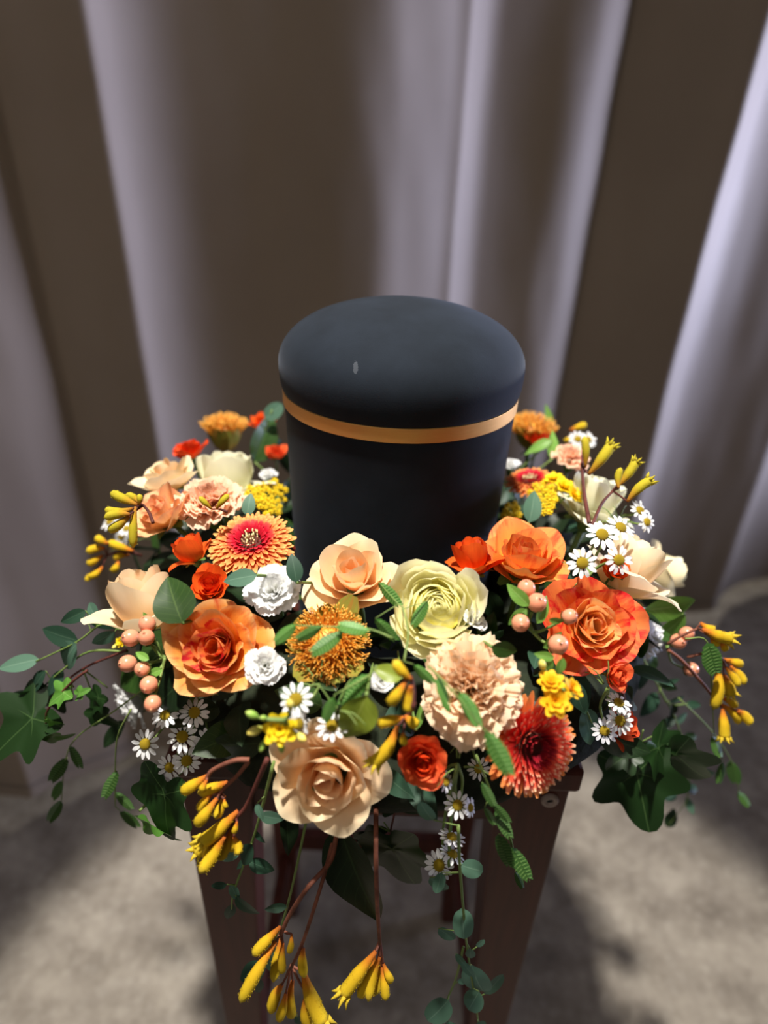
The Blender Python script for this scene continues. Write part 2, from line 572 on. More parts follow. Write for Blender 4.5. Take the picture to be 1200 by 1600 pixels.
# ================================================================== URN
def urn():
    m, nt, bs, out = new_mat('matt_black_coating')
    L = nt.links
    tc = nt.nodes.new('ShaderNodeTexCoord')
    nz = noise_n(nt, tc.outputs['Object'], 25, 5, 0.6)
    r = ramp(nt, [(0.3, srgb(18, 24, 32)), (0.75, srgb(27, 34, 44))])
    L.new(nz.outputs['Fac'], r.inputs[0])
    fine = noise_n(nt, tc.outputs['Object'], 900, 2, 0.5)
    # one pale scuff on the lid
    mp = nt.nodes.new('ShaderNodeVectorMath')
    mp.operation = 'DISTANCE'
    mp.inputs[1].default_value = (-0.0335, -0.083, 1.108)
    mq = nt.nodes.new('ShaderNodeMapping')
    mq.inputs['Location'].default_value = (0.0335 * 1.8, 0.0, -1.101 * 0.8)
    mq.inputs['Scale'].default_value = (1.8, 0.0, 0.8)
    mp.inputs[1].default_value = (-0.0, 0.0, 0.0)
    L.new(tc.outputs['Object'], mq.inputs[0])
    L.new(mq.outputs[0], mp.inputs[0])
    sp_ = nt.nodes.new('ShaderNodeSeparateXYZ')
    L.new(tc.outputs['Object'], sp_.inputs[0])
    front = math_n(nt, 'LESS_THAN', sp_.outputs['Y'], 0.0)
    sc = math_n(nt, 'LESS_THAN', math_n(nt, 'ADD', mp.outputs['Value'], math_n(nt, 'MULTIPLY', fine.outputs['Fac'], 0.003)), 0.0045)
    c = mixc(nt, math_n(nt, 'MULTIPLY', math_n(nt, 'MULTIPLY', sc, front), 0.14), r.outputs[0], srgb(150, 155, 165))
    L.new(c, bs.inputs['Base Color'])
    bs.inputs['Roughness'].default_value = 0.9
    bs.inputs['Specular IOR Level'].default_value = 0.22
    bs.inputs['Sheen Weight'].default_value = 0.08
    bs.inputs['Sheen Roughness'].default_value = 0.45
    bs.inputs['Sheen Tint'].default_value = (0.7, 0.8, 1.0, 1)
    bu = nt.nodes.new('ShaderNodeBump')
    bu.inputs['Strength'].default_value = 0.12
    bu.inputs['Distance'].default_value = 0.0006
    L.new(fine.outputs['Fac'], bu.inputs['Height'])
    L.new(bu.outputs[0], bs.inputs['Normal'])
    g, gt, gb, go = new_mat('brushed_gold')
    tc2 = gt.nodes.new('ShaderNodeTexCoord')
    mpp = gt.nodes.new('ShaderNodeMapping')
    mpp.inputs['Scale'].default_value = (9.0, 500.0, 1.0)
    gt.links.new(tc2.outputs['UV'], mpp.inputs[0])
    gn = noise_n(gt, mpp.outputs[0], 3.0, 4, 0.6)
    gr = ramp(gt, [(0.3, srgb(208, 152, 82)), (0.7, srgb(240, 194, 120))])
    gt.links.new(gn.outputs['Fac'], gr.inputs[0])
    gt.links.new(gr.outputs[0], gb.inputs['Base Color'])
    gb.inputs['Metallic'].default_value = 0.6
    gb.inputs['Roughness'].default_value = 0.5
    zb = CAM_H - 0.180
    u = thing('urn', 'matt black cremation urn with a gold band and domed lid', 'urn', Matrix.Translation((0.010, 0, 0)))
    base = TOP + 0.001
    prof = [(0.084, base), (0.090, base + 0.003), (0.093, base + 0.010)]
    for i in range(1, 13):
        t = i / 12
        prof.append((0.092 + 0.006 * t, base + 0.010 + (zb - base - 0.010 + 0.012) * t))
    part('body', lathe('body', prof, m, 96), u)
    part('gold_band', lathe('gold_band', [(0.0970, zb - 0.0004), (0.0988, zb - 0.0004), (0.0990, zb - 0.0002), (0.0990, zb), (0.0992, zb + 0.0105), (0.0992, zb + 0.0107), (0.0990, zb + 0.0109), (0.0970, zb + 0.0109)], g, 128), u, label='brushed gold band under the lid')
    Rm, zl, z0, h = 0.1014, zb + 0.0108, zb + 0.031, 0.0495
    lp = [(0.094, zl - 0.0002), (0.0978, zl)]
    for i in range(1, 9):
        a = i / 8 * PI / 2
        lp.append((0.0978 + (Rm - 0.0978) * math.sin(a), z0 - (z0 - zl) * math.cos(a)))
    for i in range(1, 31):
        a = i / 30 * PI / 2
        n = 2.15
        lp.append((max(Rm * math.cos(a) ** (2 / n), 0.0005), z0 + h * math.sin(a) ** (2 / n)))
    part('lid', lathe('lid', lp, m, 96), u)
urn()

# ================================================================== PETALS
def petal(L=1.0, W=0.4, ab=60, am=20, at_=30, r0=0.05, z0=0.0, curv=1.0, c0=0.05, phi=0.0, nu=9, nv=9, shape='rose', ruffle=0.0, freq=5.0, serr=0.0, spiral=0.0, point=0.05, seed=0.0, notch=0.0, twist=0.0):
    """one petal: a midrib that bends by three angles from the flower's axis, and a cupped blade round it"""
    N = 40
    tt = np.linspace(0, 1, N)
    al = np.radians(ab * (1 - tt) ** 2 + am * 2 * tt * (1 - tt) + at_ * tt ** 2)
    dr, dz = np.sin(al) * L / (N - 1), np.cos(al) * L / (N - 1)
    R = r0 + np.concatenate([[0], np.cumsum(dr)[:-1]])
    Z = z0 + np.concatenate([[0], np.cumsum(dz)[:-1]])
    v = np.linspace(0, 1, nv)[:, None] * np.ones((1, nu))
    s = np.linspace(-1, 1, nu)[None, :] * np.ones((nv, 1))
    if shape == 'rose':
        t = v * (1 - 0.26 * np.abs(s) ** 2.6) + point * np.exp(-(s / 0.25) ** 2) * v ** 4 - 0.05 * v
        hw = W * (0.30 + 0.70 * np.sin(np.minimum(1, v * 1.25) * PI / 2))
    elif shape == 'fan':
        t = v * (1 - 0.10 * np.abs(s) ** 2) * 0.96
        hw = W * (0.12 + 0.88 * v ** 1.3)
    else:
        t = v
        hw = W * np.sqrt(np.clip(1 - ((v - 0.55) / 0.47) ** 2, 0, 1)) * (0.75 + 0.25 * v) + W * 0.02
    if serr:
        t = t + serr * v ** 3 * (np.abs(((s * nu / 4.0 + seed) % 1.0) - 0.5) * 2 - 0.5)
    t = np.clip(t, 0, 1)
    r = np.interp(t, tt, R)
    z = np.interp(t, tt, Z)
    a = np.interp(t, tt, al)
    rho = np.maximum(curv * r + c0, 0.03)
    b = np.clip(s * hw / rho, -2.9, 2.9)
    rad = r - rho * (1 - np.cos(b)) + spiral * s * hw
    tan = rho * np.sin(b)
    if ruffle:
        w = ruffle * v ** 2.2 * (np.sin(s * freq + seed * 7.1) * 0.6 + np.sin(s * freq * 2.1 + seed * 3.3 + v * 2) * 0.4)
        rad = rad + w * np.cos(a)
        z = z - w * np.sin(a)
        tan = tan + 0.3 * ruffle * v ** 2 * np.sin(s * 3 + seed * 5)
    x = rad * math.cos(phi) - tan * math.sin(phi)
    y = rad * math.sin(phi) + tan * math.cos(phi)
    V = np.stack([x, y, z], -1).reshape(-1, 3)
    U = np.stack([(s + 1) / 2, v], -1).reshape(-1, 2)
    return V, grid_faces(nv, nu), U

def lerp(a, b, t):
    return a + (b - a) * t

GREEN_STEM = plain_mat('green_stem', srgb(70, 96, 44), srgb(98, 120, 58), rough=0.6)
CALYX = leaf_mat('calyx_green', srgb(86, 118, 52), srgb(130, 150, 80), side=False)
CALYX_PALE = leaf_mat('calyx_pale_green', srgb(150, 170, 90), srgb(170, 190, 110), side=False)

def flower(name, label, cat, px, py, dia, face, twist, seat=0.35, Y=None, group=None):
    """root of one bloom: centred on its spot, as wide as it shows there"""
    p = place(px, py, Y)
    d = view(*face)
    s = 0.5 * dia * {'rose': 1.17, 'carnation': 1.12}.get(cat, 1.0) * depth(p) / F_PX
    return thing(name, label, cat, frame(p - d * (s * seat), d, twist, s), group)

def stem_part(root, z1=0.0, length=1.2, r=0.07):
    part('stem', tube('stem', [(0, 0, z1), (0.02, 0.0, z1 - length * 0.5), (0.0, 0.03, z1 - length)], [r, r * 0.9, r * 0.9], GREEN_STEM, 8), root)

def sepals(root, n=5, L=0.5, W=0.11, mat=None, z0=0.0, at_=120):
    for i in range(n):
        V, F, U = petal(L, W, 70, 60, at_ + random.uniform(-20, 20), 0.05, z0, 1.0, 0.1, 2 * PI * i / n + 0.2, 5, 6, 'strap')
        part('sepal', mesh('sepal', V, F, mat or CALYX, U), root)

def rose_petals(N, o, seed, garden=False, tall=1.0, bud=0):
    """returns the list of petals, inner to outer, of a rose opened by o (0 bud .. 1 full)"""
    rs = random.Random(seed)
    out = []
    phi = rs.uniform(0, 6)
    for i in range(N):
        f = i / (N - 1)
        phi += math.radians(137.5 if not garden else 97) + rs.uniform(-0.2, 0.2)
        if bud:
            # goblet: a tall closed heart, the last `bud` petals rolling their rims outwards
            last = i >= N - bud
            L = lerp(1.05, 1.30, f) * rs.uniform(0.96, 1.04) * (0.88 if last else 1.0)
            W = lerp(0.26, 0.64, f ** 0.7)
            ab = lerp(40, 82, f)
            am = lerp(2, 6, f) + (rs.uniform(-4, 8) if last else 0)
            at_ = lerp(-10, 4 + 26 * o, f) + (rs.uniform(90, 150) if last else 0)
            V, F, U = petal(L, W, ab, am, at_, 0.02 + 0.05 * f, 0.10 - 0.10 * f, 1.0, 0.03 + (0.10 if last else 0.0), phi, 13, 13, 'rose', lerp(0.012, 0.05, f), rs.uniform(2.5, 4.5), 0, lerp(0.16, 0.06, f), rs.uniform(0.0, 0.10), rs.random() * 9)
        elif garden:
            g = max(0.0, (f - 0.72) / 0.28)
            L = lerp(0.52, 0.98, f) + 0.16 * g
            W = lerp(0.20, 0.50, f ** 0.8)
            ab = lerp(46, 88, f)
            am = lerp(-14, 6, f) + 26 * g
            at_ = lerp(-48, -36, f) + 95 * g * o
            V, F, U = petal(L, W, ab, am, at_, 0.02 + 0.17 * f, 0.04 - 0.08 * f, 1.0, 0.03 + 0.06 * f, phi, 11, 9, 'rose', 0.03 + 0.02 * g, 5, 0, 0.12, 0.02, rs.random() * 9)
        else:
            q = f ** 1.25
            g = max(0.0, (f - 0.45) / 0.55)
            L = lerp(0.66, 1.04, f ** 0.8) * rs.uniform(0.90, 1.08) * tall
            W = lerp(0.26, 0.60, f ** 0.75)
            ab = lerp(28, 78, f)
            am = lerp(4, lerp(12, 40, o), q) + rs.uniform(-4, 4)
            at_ = lerp(-14, lerp(12, 78, o), f ** 1.1) + g * lerp(10, 45, o) * rs.uniform(0.3, 1.15)
            V, F, U = petal(L, W, ab, am, at_, 0.015 + 0.07 * f, 0.07 - 0.10 * f, lerp(1.0, 1.15, f), 0.02 + 0.12 * f * o, phi, 13, 11, 'rose', lerp(0.016, 0.06 + 0.05 * o, f), rs.uniform(2.8, 5.2), 0, lerp(0.16, 0.05, f), rs.uniform(0.0, 0.13), rs.random() * 9)
        out.append((V, F, U))
    rmax = max(np.hypot(v[:, 0], v[:, 1]).max() for v, _, _ in out)
    return [(v / rmax, f, u) for v, f, u in out]

def rose(name, label, px, py, dia, face, mats, N=24, o=0.8, seed=1, twist=0.0, garden=False, seat=0.4, Y=None, cat='rose', stem=1.2, sep=True, split=0.5, tall=1.0, bud=0):
    root = flower(name, label, cat, px, py, dia, face, twist, seat, Y)
    P = rose_petals(N, o, seed, garden, tall, bud)
    for i, (V, F, U) in enumerate(P):
        part('petal', mesh('petal', V, F, mats[0] if i / (N - 1) < split or len(mats) == 1 else mats[1], U), root)
    if sep:
        sepals(root, 5, 0.55, 0.13)
    V, F, U = tube_data([(0, 0, 0.12), (0, 0, 0.02), (0, 0, -0.10), (0, 0, -0.16)], [0.16, 0.17, 0.12, 0.07], 12)
    part('calyx', mesh('calyx', V, F, GREEN_STEM, U), root)
    stem_part(root, -0.12, stem)
    return root

# ------------------------------------------------------------------ rose colours
M_PEACH = petal_mat('peach_petal', [(0, srgb(252, 216, 140)), (0.4, srgb(253, 214, 164)), (0.85, srgb(253, 222, 180)), (1, srgb(250, 230, 192))], vary=0.05, trans=0.35)
M_PEACH_IN = petal_mat('peach_heart_petal', [(0, srgb(252, 204, 124)), (0.5, srgb(253, 208, 154)), (1, srgb(253, 224, 186))], vary=0.05, trans=0.35)
M_CREAM = petal_mat('cream_petal', [(0, srgb(236, 218, 140)), (0.5, srgb(245, 224, 180)), (1, srgb(242, 228, 190))], vary=0.05)
M_CREAM_PINK = petal_mat('cream_blush_petal', [(0, srgb(248, 228, 166)), (0.5, srgb(252, 226, 188)), (1, srgb(250, 234, 200))], vary=0.04, trans=0.35)
M_WHITE = petal_mat('white_petal', [(0, srgb(222, 226, 190)), (0.3, srgb(240, 240, 232)), (1, srgb(246, 246, 246))], vary=0.03, trans=0.3)
M_IVORY = petal_mat('ivory_petal', [(0, srgb(220, 222, 150)), (0.5, srgb(236, 234, 200)), (1, srgb(243, 240, 214))], vary=0.04)
M_GARDEN = petal_mat('pale_yellow_petal', [(0, srgb(238, 226, 70)), (0.45, srgb(250, 240, 118)), (0.8, srgb(252, 246, 158)), (1, srgb(252, 248, 200))], vary=0.04, trans=0.4)
M_GARDEN_OUT = petal_mat('pale_yellow_outer_petal', [(0, srgb(238, 234, 130)), (0.5, srgb(251, 247, 196)), (1, srgb(252, 248, 218))], vary=0.04, trans=0.35)
M_ORANGE = petal_mat('orange_petal', [(0, srgb(244, 150, 40)), (0.4, srgb(240, 112, 34)), (1, srgb(238, 98, 30))], flame=srgb(222, 66, 22), flame_amt=0.6, vary=0.10)
M_ORANGE_DEEP = petal_mat('deep_orange_petal', [(0, srgb(240, 120, 34)), (0.5, srgb(234, 86, 26)), (1, srgb(226, 70, 24))], flame=srgb(200, 44, 20), flame_amt=0.6, vary=0.12)
M_CORAL = petal_mat('coral_petal', [(0, srgb(244, 140, 50)), (0.4, srgb(240, 100, 42)), (1, srgb(238, 112, 62))], flame=srgb(214, 52, 30), flame_amt=0.7, vary=0.10)
M_AMBER = petal_mat('amber_petal', [(0, srgb(248, 184, 60)), (0.5, srgb(242, 166, 58)), (0.85, srgb(238, 158, 76)), (1, srgb(244, 190, 124))], flame=srgb(214, 70, 40), flame_amt=0.9, flame_lo=0.54, vary=0.12)
M_AMBER_IN = petal_mat('amber_heart_petal', [(0, srgb(248, 168, 56)), (0.6, srgb(246, 150, 60)), (1, srgb(244, 160, 96))], flame=srgb(216, 44, 56), flame_amt=1.1, flame_lo=0.46, vary=0.12)
M_FLAME = petal_mat('flame_petal', [(0, srgb(248, 196, 84)), (0.5, srgb(246, 160, 72)), (1, srgb(240, 118, 66))], flame=srgb(220, 40, 40), flame_amt=1.15, flame_lo=0.47, vary=0.12, trans=0.35)
M_FLAME_IN = petal_mat('flame_heart_petal', [(0, srgb(254, 214, 110)), (0.6, srgb(254, 198, 110)), (1, srgb(254, 206, 140))], flame=srgb(226, 66, 54), flame_amt=1.1, flame_lo=0.53, vary=0.1, trans=0.42)
M_SUNSET = petal_mat('sunset_petal', [(0, srgb(250, 204, 70)), (0.5, srgb(247, 172, 66)), (1, srgb(246, 160, 92))], flame=srgb(234, 76, 48), flame_amt=1.05, flame_lo=0.50, vary=0.12)
M_FADED = petal_mat('faded_coral_petal', [(0, srgb(250, 226, 150)), (0.5, srgb(250, 214, 150)), (1, srgb(246, 186, 140))], flame=srgb(226, 110, 90), flame_amt=0.8, flame_lo=0.52, vary=0.1, trans=0.35)

# ------------------------------------------------------------------ large roses
rose('rose', 'cream-peach rose seen from the side at the ring\'s left, above the peach berries', 214, 908, 168, (-0.20, 0.97, 0.14), [M_PEACH, M_CREAM_PINK], 14, 0.3, 3, 0.4, seat=0.85, bud=4)
rose('rose', 'large amber-orange rose with wavy petals and red heart, left front', 335, 1012, 172, (-0.05, 0.22, 0.97), [M_AMBER_IN, M_AMBER], 26, 0.85, 5, 0.3, seat=0.5)
rose('rose', 'open peach rose in front of the urn, left of the yellow one', 550, 893, 156, (-0.10, 0.70, 0.71), [M_PEACH_IN, M_PEACH], 15, 0.75, 8, 1.0, seat=0.5)
rose('garden_rose', 'pale yellow many-petalled round rose in front of the urn', 683, 950, 150, (-0.02, 0.42, 0.90), [M_GARDEN, M_GARDEN_OUT], 58, 0.40, 4, 0.0, garden=True, seat=0.4, split=0.72)
rose('rose', 'large red-and-orange flamed rose facing the viewer, right front', 930, 978, 160, (0.02, 0.28, 0.96), [M_FLAME_IN, M_FLAME], 30, 0.80, 12, 2.0, seat=0.5)
rose('rose', 'orange sunset rose right of the urn behind the daisies', 823, 862, 150, (0.05, 0.78, 0.60), [M_SUNSET, M_SUNSET], 18, 0.5, 21, 0.9, seat=0.55)
rose('rose', 'blush cream rose turned away at the ring\'s right edge', 998, 862, 165, (0.45, 0.85, 0.10), [M_CREAM_PINK, M_CREAM_PINK], 14, 0.4, 14, 0.2, seat=0.8, bud=5)
rose('rose', 'pale yellow-cream rose at the far right edge, facing right', 1048, 893, 100, (0.95, 0.10, 0.05), [M_IVORY, M_CREAM], 13, 0.4, 15, 0.2, seat=0.7, Y=-0.01, bud=4)
rose('rose', 'large peach rose at the lowest front, above the dangling stems', 512, 1220, 192, (-0.02, -0.16, 0.98), [M_PEACH_IN, M_PEACH], 15, 0.78, 18, 2.6, seat=0.5, Y=-0.262)
rose('rose', 'creamy white cupped rose at the back left, beside the urn', 352, 714, 140, (0.0, 0.98, 0.16), [M_IVORY, M_IVORY], 20, 0.6, 23, 0.2, seat=0.9, bud=5)
rose('rose', 'blush cream rose at the back left edge of the ring', 258, 742, 98, (-0.3, 0.85, 0.35), [M_PEACH, M_CREAM_PINK], 14, 0.6, 26, 1.2, seat=0.5)
rose('rose', 'big ivory rose behind the kangaroo paw, back right', 936, 768, 138, (0.30, 0.90, 0.30), [M_IVORY, M_IVORY], 20, 0.6, 27, 1.2, seat=0.7, bud=6)
rose('rose', 'faded coral and cream rose behind kangaroo paw on the left', 248, 796, 110, (-0.45, 0.62, 0.60), [M_FADED, M_FADED], 16, 0.6, 29, 0.2, seat=0.5)

# ------------------------------------------------------------------ small spray roses
def spray(label, px, py, dia, face, mats, o=0.55, seed=1, N=16, Y=None, seat=0.55, tw=0.0, bud=0):
    return rose('spray_rose', label, px, py, dia, face, mats, N, o, seed, tw, seat=seat, Y=Y, stem=1.6, bud=bud)
spray('small orange spray rose side-on beside the left gerbera', 291, 848, 76, (-0.42, 0.88, 0.20), [M_ORANGE, M_ORANGE], 0.30, 31, 13, seat=0.8, bud=2)
spray('small orange spray rose above the large amber rose', 328, 913, 68, (-0.02, 0.60, 0.80), [M_ORANGE_DEEP, M_ORANGE], 0.35, 33, 18)
spray('orange spray rose bud against the urn\'s lower right front', 735, 854, 100, (-0.12, 0.97, 0.20), [M_ORANGE, M_ORANGE], 0.5, 35, 13, Y=-0.125, seat=0.8, bud=4)
spray('coral-orange spray rose facing the viewer below the peach carnation', 660, 1192, 80, (0.02, -0.02, 1.0), [M_ORANGE_DEEP, M_CORAL], 0.5, 37, 20, Y=-0.265)
spray('deep orange spray rose at the back left above the cream rose', 295, 698, 58, (-0.2, 0.85, 0.4), [M_ORANGE_DEEP], 0.5, 39, 12)
spray('small orange spray rose tucked between daisies and blush cream rose', 965, 888, 50, (0.15, 0.60, 0.78), [M_ORANGE_DEEP, M_ORANGE], 0.4, 41, 16)
spray('coral spray rose bud hanging low on the right beside daisies', 985, 1134, 68, (0.55, 0.25, 0.50), [M_CORAL, M_CORAL], 0.4, 43, 12, Y=-0.19, seat=0.8, bud=3)
spray('red-orange spray rose half hidden under the red-and-orange rose', 966, 1056, 50, (0.45, 0.1, 0.8), [M_CORAL, M_CORAL], 0.3, 45, 12)
spray('orange spray rose behind the urn\'s left side', 412, 655, 50, (-0.1, 0.85, 0.4), [M_ORANGE], 0.45, 47, 12, Y=0.17)
spray('red-orange spray rose behind the urn\'s right side', 842, 682, 46, (0.1, 0.80, 0.4), [M_ORANGE_DEEP], 0.5, 49, 12, Y=0.14)
spray('shaded deep orange spray rose between left gerbera and peach rose', 476, 852, 44, (0.1, 0.8, 0.5), [M_ORANGE_DEEP], 0.4, 51, 12)
spray('orange spray rose against the urn\'s left wall', 432, 706, 34, (0.1, 0.7, 0.6), [M_CORAL], 0.3, 53, 10, Y=0.10)

# ------------------------------------------------------------------ carnations
M_CARN = petal_mat('peach_carnation_petal', [(0, srgb(252, 212, 140)), (0.5, srgb(253, 216, 172)), (1, srgb(255, 228, 196))], vary=0.05, trans=0.4)
M_CARN_PINK = petal_mat('salmon_carnation_petal', [(0, srgb(250, 196, 140)), (0.5, srgb(253, 204, 166)), (1, srgb(255, 218, 190))], vary=0.06, trans=0.4)
def carnation(label, px, py, dia, face, mat, n=46, seed=1, Y=None, seat=0.3, name='carnation', spread=96, ruf=0.105, calyx=True, nu=17, stem=1.6):
    rs = random.Random(seed)
    root = flower(name, label, 'carnation', px, py, dia, face, rs.random() * 6, seat, Y)
    for i in range(n):
        f = ((i + 0.5) / n) ** 0.75
        pol = f * spread + rs.uniform(-9, 9)
        L = lerp(0.66, 0.98, f) * rs.uniform(0.90, 1.06)
        W = lerp(0.26, 0.50, f) * rs.uniform(0.8, 1.15)
        phi = i * 2.39996 + rs.uniform(-0.3, 0.3)
        V, F, U = petal(L, W, pol * 0.62, pol * 0.8, pol * 1.25 + rs.uniform(-14, 14), 0.01, 0.0, 0.4, 0.30, phi, nu, 8, 'fan', ruf * rs.uniform(0.7, 1.3), rs.uniform(5.5, 9.5), 0.06, 0, 0, rs.random() * 9)
        part('petal', mesh('petal', V, F, mat, U), root)
    if calyx:
        V, F, U = tube_data([(0, 0, 0.12), (0, 0, 0.0), (0, 0, -0.35), (0, 0, -0.50)], [0.23, 0.22, 0.19, 0.08], 12)
        part('calyx', mesh('calyx', V, F, CALYX, U), root)
        stem_part(root, -0.48, stem - 0.4, 0.06)
    return root
carnation('large ruffled peach carnation at the front, right of centre', 738, 1076, 178, (-0.02, 0.28, 0.96), M_CARN, 54, 2)
carnation('salmon-peach ruffled carnation on the left behind the red gerbera', 325, 782, 122, (-0.10, 0.80, 0.58), M_CARN_PINK, 46, 3)
carnation('white ruffled small carnation right of the left gerbera', 428, 922, 98, (0.0, 0.50, 0.86), M_WHITE, 30, 4, name='small_carnation', spread=84, ruf=0.05)
carnation('white half-open small carnation right of the amber rose', 414, 1040, 70, (0.1, 0.25, 0.95), M_WHITE, 24, 5, name='small_carnation', spread=82, ruf=0.05)
carnation('white carnation behind the red-and-orange rose, right side', 1010, 988, 92, (0.70, 0.35, 0.55), M_WHITE, 34, 6, Y=-0.085)
carnation('white carnation bud lying sideways at the lower left with green calyx', 204, 1104, 100, (-0.68, -0.40, 0.50), M_WHITE, 22, 7, name='small_carnation', spread=66, seat=0.45, ruf=0.06, Y=-0.12, stem=1.4)
carnation('small white bud-like carnation under the pincushion\'s right side', 597, 1064, 50, (0.2, 0.35, 0.9), M_WHITE, 20, 8, name='small_carnation', spread=70, ruf=0.04)
carnation('shaded white carnation between pale yellow rose and berries', 745, 966, 56, (0.5, 0.4, 0.7), M_WHITE, 16, 9, name='small_carnation', spread=75, ruf=0.05, seat=0.6)
carnation('peach carnation at the back right behind upright kangaroo paw', 893, 712, 66, (0.1, 0.8, 0.5), M_CARN_PINK, 30, 10)
carnation('white carnation beside the urn at the back left', 418, 742, 36, (0.0, 0.8, 0.5), M_WHITE, 16, 11, name='small_carnation', spread=70, Y=0.06)
carnation('white carnation touching the urn\'s right side', 797, 728, 40, (0.0, 0.8, 0.5), M_WHITE, 16, 12, name='small_carnation', spread=70, Y=0.08)

# ------------------------------------------------------------------ gerberas
M_GER_OUT = petal_mat('apricot_gerbera_petal', [(0, srgb(206, 34, 40)), (0.45, srgb(222, 70, 50)), (0.8, srgb(236, 132, 66)), (1, srgb(244, 178, 104))], vary=0.10, trans=0.2)
M_GER_MID = petal_mat('coral_gerbera_petal', [(0, srgb(190, 18, 44)), (0.5, srgb(204, 26, 50)), (0.85, srgb(222, 70, 56)), (1, srgb(240, 160, 100))], vary=0.10, trans=0.2)
M_GER_IN = petal_mat('crimson_gerbera_petal', [(0, srgb(170, 10, 36)), (0.7, srgb(200, 18, 46)), (1, srgb(214, 60, 70))], vary=0.12, trans=0.2)
M_GER2_OUT = petal_mat('orange_gerbera_petal', [(0, srgb(232, 80, 44)), (0.5, srgb(244, 112, 58)), (1, srgb(250, 164, 92))], vary=0.08, trans=0.2)
M_GER2_MID = petal_mat('red_gerbera_petal', [(0, srgb(180, 22, 34)), (0.6, srgb(232, 66, 56)), (0.85, srgb(242, 106, 76)), (1, srgb(254, 214, 170))], vary=0.12, trans=0.2)
M_GER2_IN = petal_mat('dark_red_gerbera_petal', [(0, srgb(96, 8, 22)), (0.7, srgb(150, 14, 36)), (1, srgb(196, 60, 60))], vary=0.12, trans=0.1)
M_DISC = plain_mat('gerbera_disc', srgb(52, 18, 16), srgb(96, 44, 30), scale=220, rough=0.8)
M_ANTHER = plain_mat('pale_anthers', srgb(206, 186, 130), srgb(232, 216, 170), rough=0.7)
def gerbera(label, px, py, dia, face, rows, seed=1, seat=0.15, Y=None, tw=0.0, anthers=True, off=0.0):
    """rows: (count, length, width, base angle, mid angle, tip angle, start radius, material, joined)"""
    rs = random.Random(seed)
    root = flower('gerbera', label, 'gerbera', px, py, dia, face, tw, seat, Y)
    for k, (n, L, W, ab, am, at_, r0, mat, joined) in enumerate(rows):
        mb = MB()
        for i in range(n):
            phi = 2 * PI * (i + 0.5 * (k % 2)) / n + rs.uniform(-0.07, 0.07)
            V, F, U = petal(L * rs.uniform(0.92, 1.05), W * rs.uniform(0.85, 1.15), ab, am + rs.uniform(-7, 7), at_ + rs.uniform(-16, 16), r0, 0.03 * k, 0.0, 0.20 if not joined else 0.1, phi, 5, 7, 'strap')
            if joined:
                mb.add(V, F, U)
            else:
                part('ray_petal', mesh('ray_petal', V, F, mat, U), root)
        if joined:
            part('inner_florets', mb.mesh('inner_florets', mat), root, kind='stuff')
    prof = [(0.36, -0.06), (0.36, 0.02), (0.28, 0.08), (0.18, 0.11), (0.02, 0.10)]
    part('disc', lathe('disc', prof, M_DISC, 20), root)
    if anthers:
        mb = MB()
        for i in range(34):
            a, r = rs.uniform(0, 2 * PI), rs.uniform(0.05, 0.24)
            x, y = r * math.cos(a), r * math.sin(a)
            V, F, U = tube_data([(x, y, 0.08), (x * 1.08, y * 1.08, 0.20), (x * 1.12, y * 1.12, 0.27)], [0.012, 0.012, 0.018], 5)
            mb.add(V, F, U)
        part('anthers', mb.mesh('anthers', M_ANTHER), root, kind='stuff')
    V, F, U = tube_data([(0, 0, -0.02), (0, 0, -0.10), (0, 0, -0.20)], [0.36, 0.26, 0.08], 14)
    part('calyx', mesh('calyx', V, F, CALYX, U), root)
    stem_part(root, -0.15, 1.3, 0.06)
    return root
rows_flat = [(38, 0.68, 0.078, 88, 86, 98, 0.33, M_GER_OUT, False), (38, 0.62, 0.074, 76, 78, 98, 0.32, M_GER_OUT, False), (38, 0.53, 0.068, 68, 72, 96, 0.31, M_GER_OUT, False), (36, 0.44, 0.060, 60, 62, 90, 0.29, M_GER_OUT, False), (28, 0.34, 0.058, 52, 54, 78, 0.27, M_GER_MID, False), (26, 0.28, 0.048, 44, 46, 66, 0.24, M_GER_IN, False), (26, 0.22, 0.040, 34, 38, 52, 0.21, M_GER_IN, True)]
gerbera('apricot-tipped gerbera with crimson heart, left of the urn', 392, 844, 140, (-0.02, 0.72, 0.69), rows_flat, 3)
rows_ball = [(30, 0.66, 0.095, 92, 84, 70, 0.34, M_GER2_OUT, False), (32, 0.62, 0.085, 78, 72, 66, 0.33, M_GER2_OUT, False), (36, 0.58, 0.065, 66, 62, 60, 0.32, M_GER2_MID, False), (38, 0.52, 0.052, 56, 54, 50, 0.30, M_GER2_MID, False), (38, 0.46, 0.042, 46, 46, 42, 0.27, M_GER2_MID, False), (36, 0.40, 0.036, 36, 38, 34, 0.24, M_GER2_MID, False), (30, 0.32, 0.030, 26, 28, 26, 0.20, M_GER2_IN, True), (24, 0.24, 0.026, 16, 18, 18, 0.14, M_GER2_IN, True)]
gerbera('big orange-red double gerbera at the lower right front', 832, 1166, 166, (0.36, 0.02, 0.93), rows_ball, 5, Y=-0.250, anthers=False)
gerbera('orange-red gerbera partly behind the urn\'s right side', 828, 748, 84, (-0.15, 0.86, 0.50), rows_flat, 7, Y=0.03)

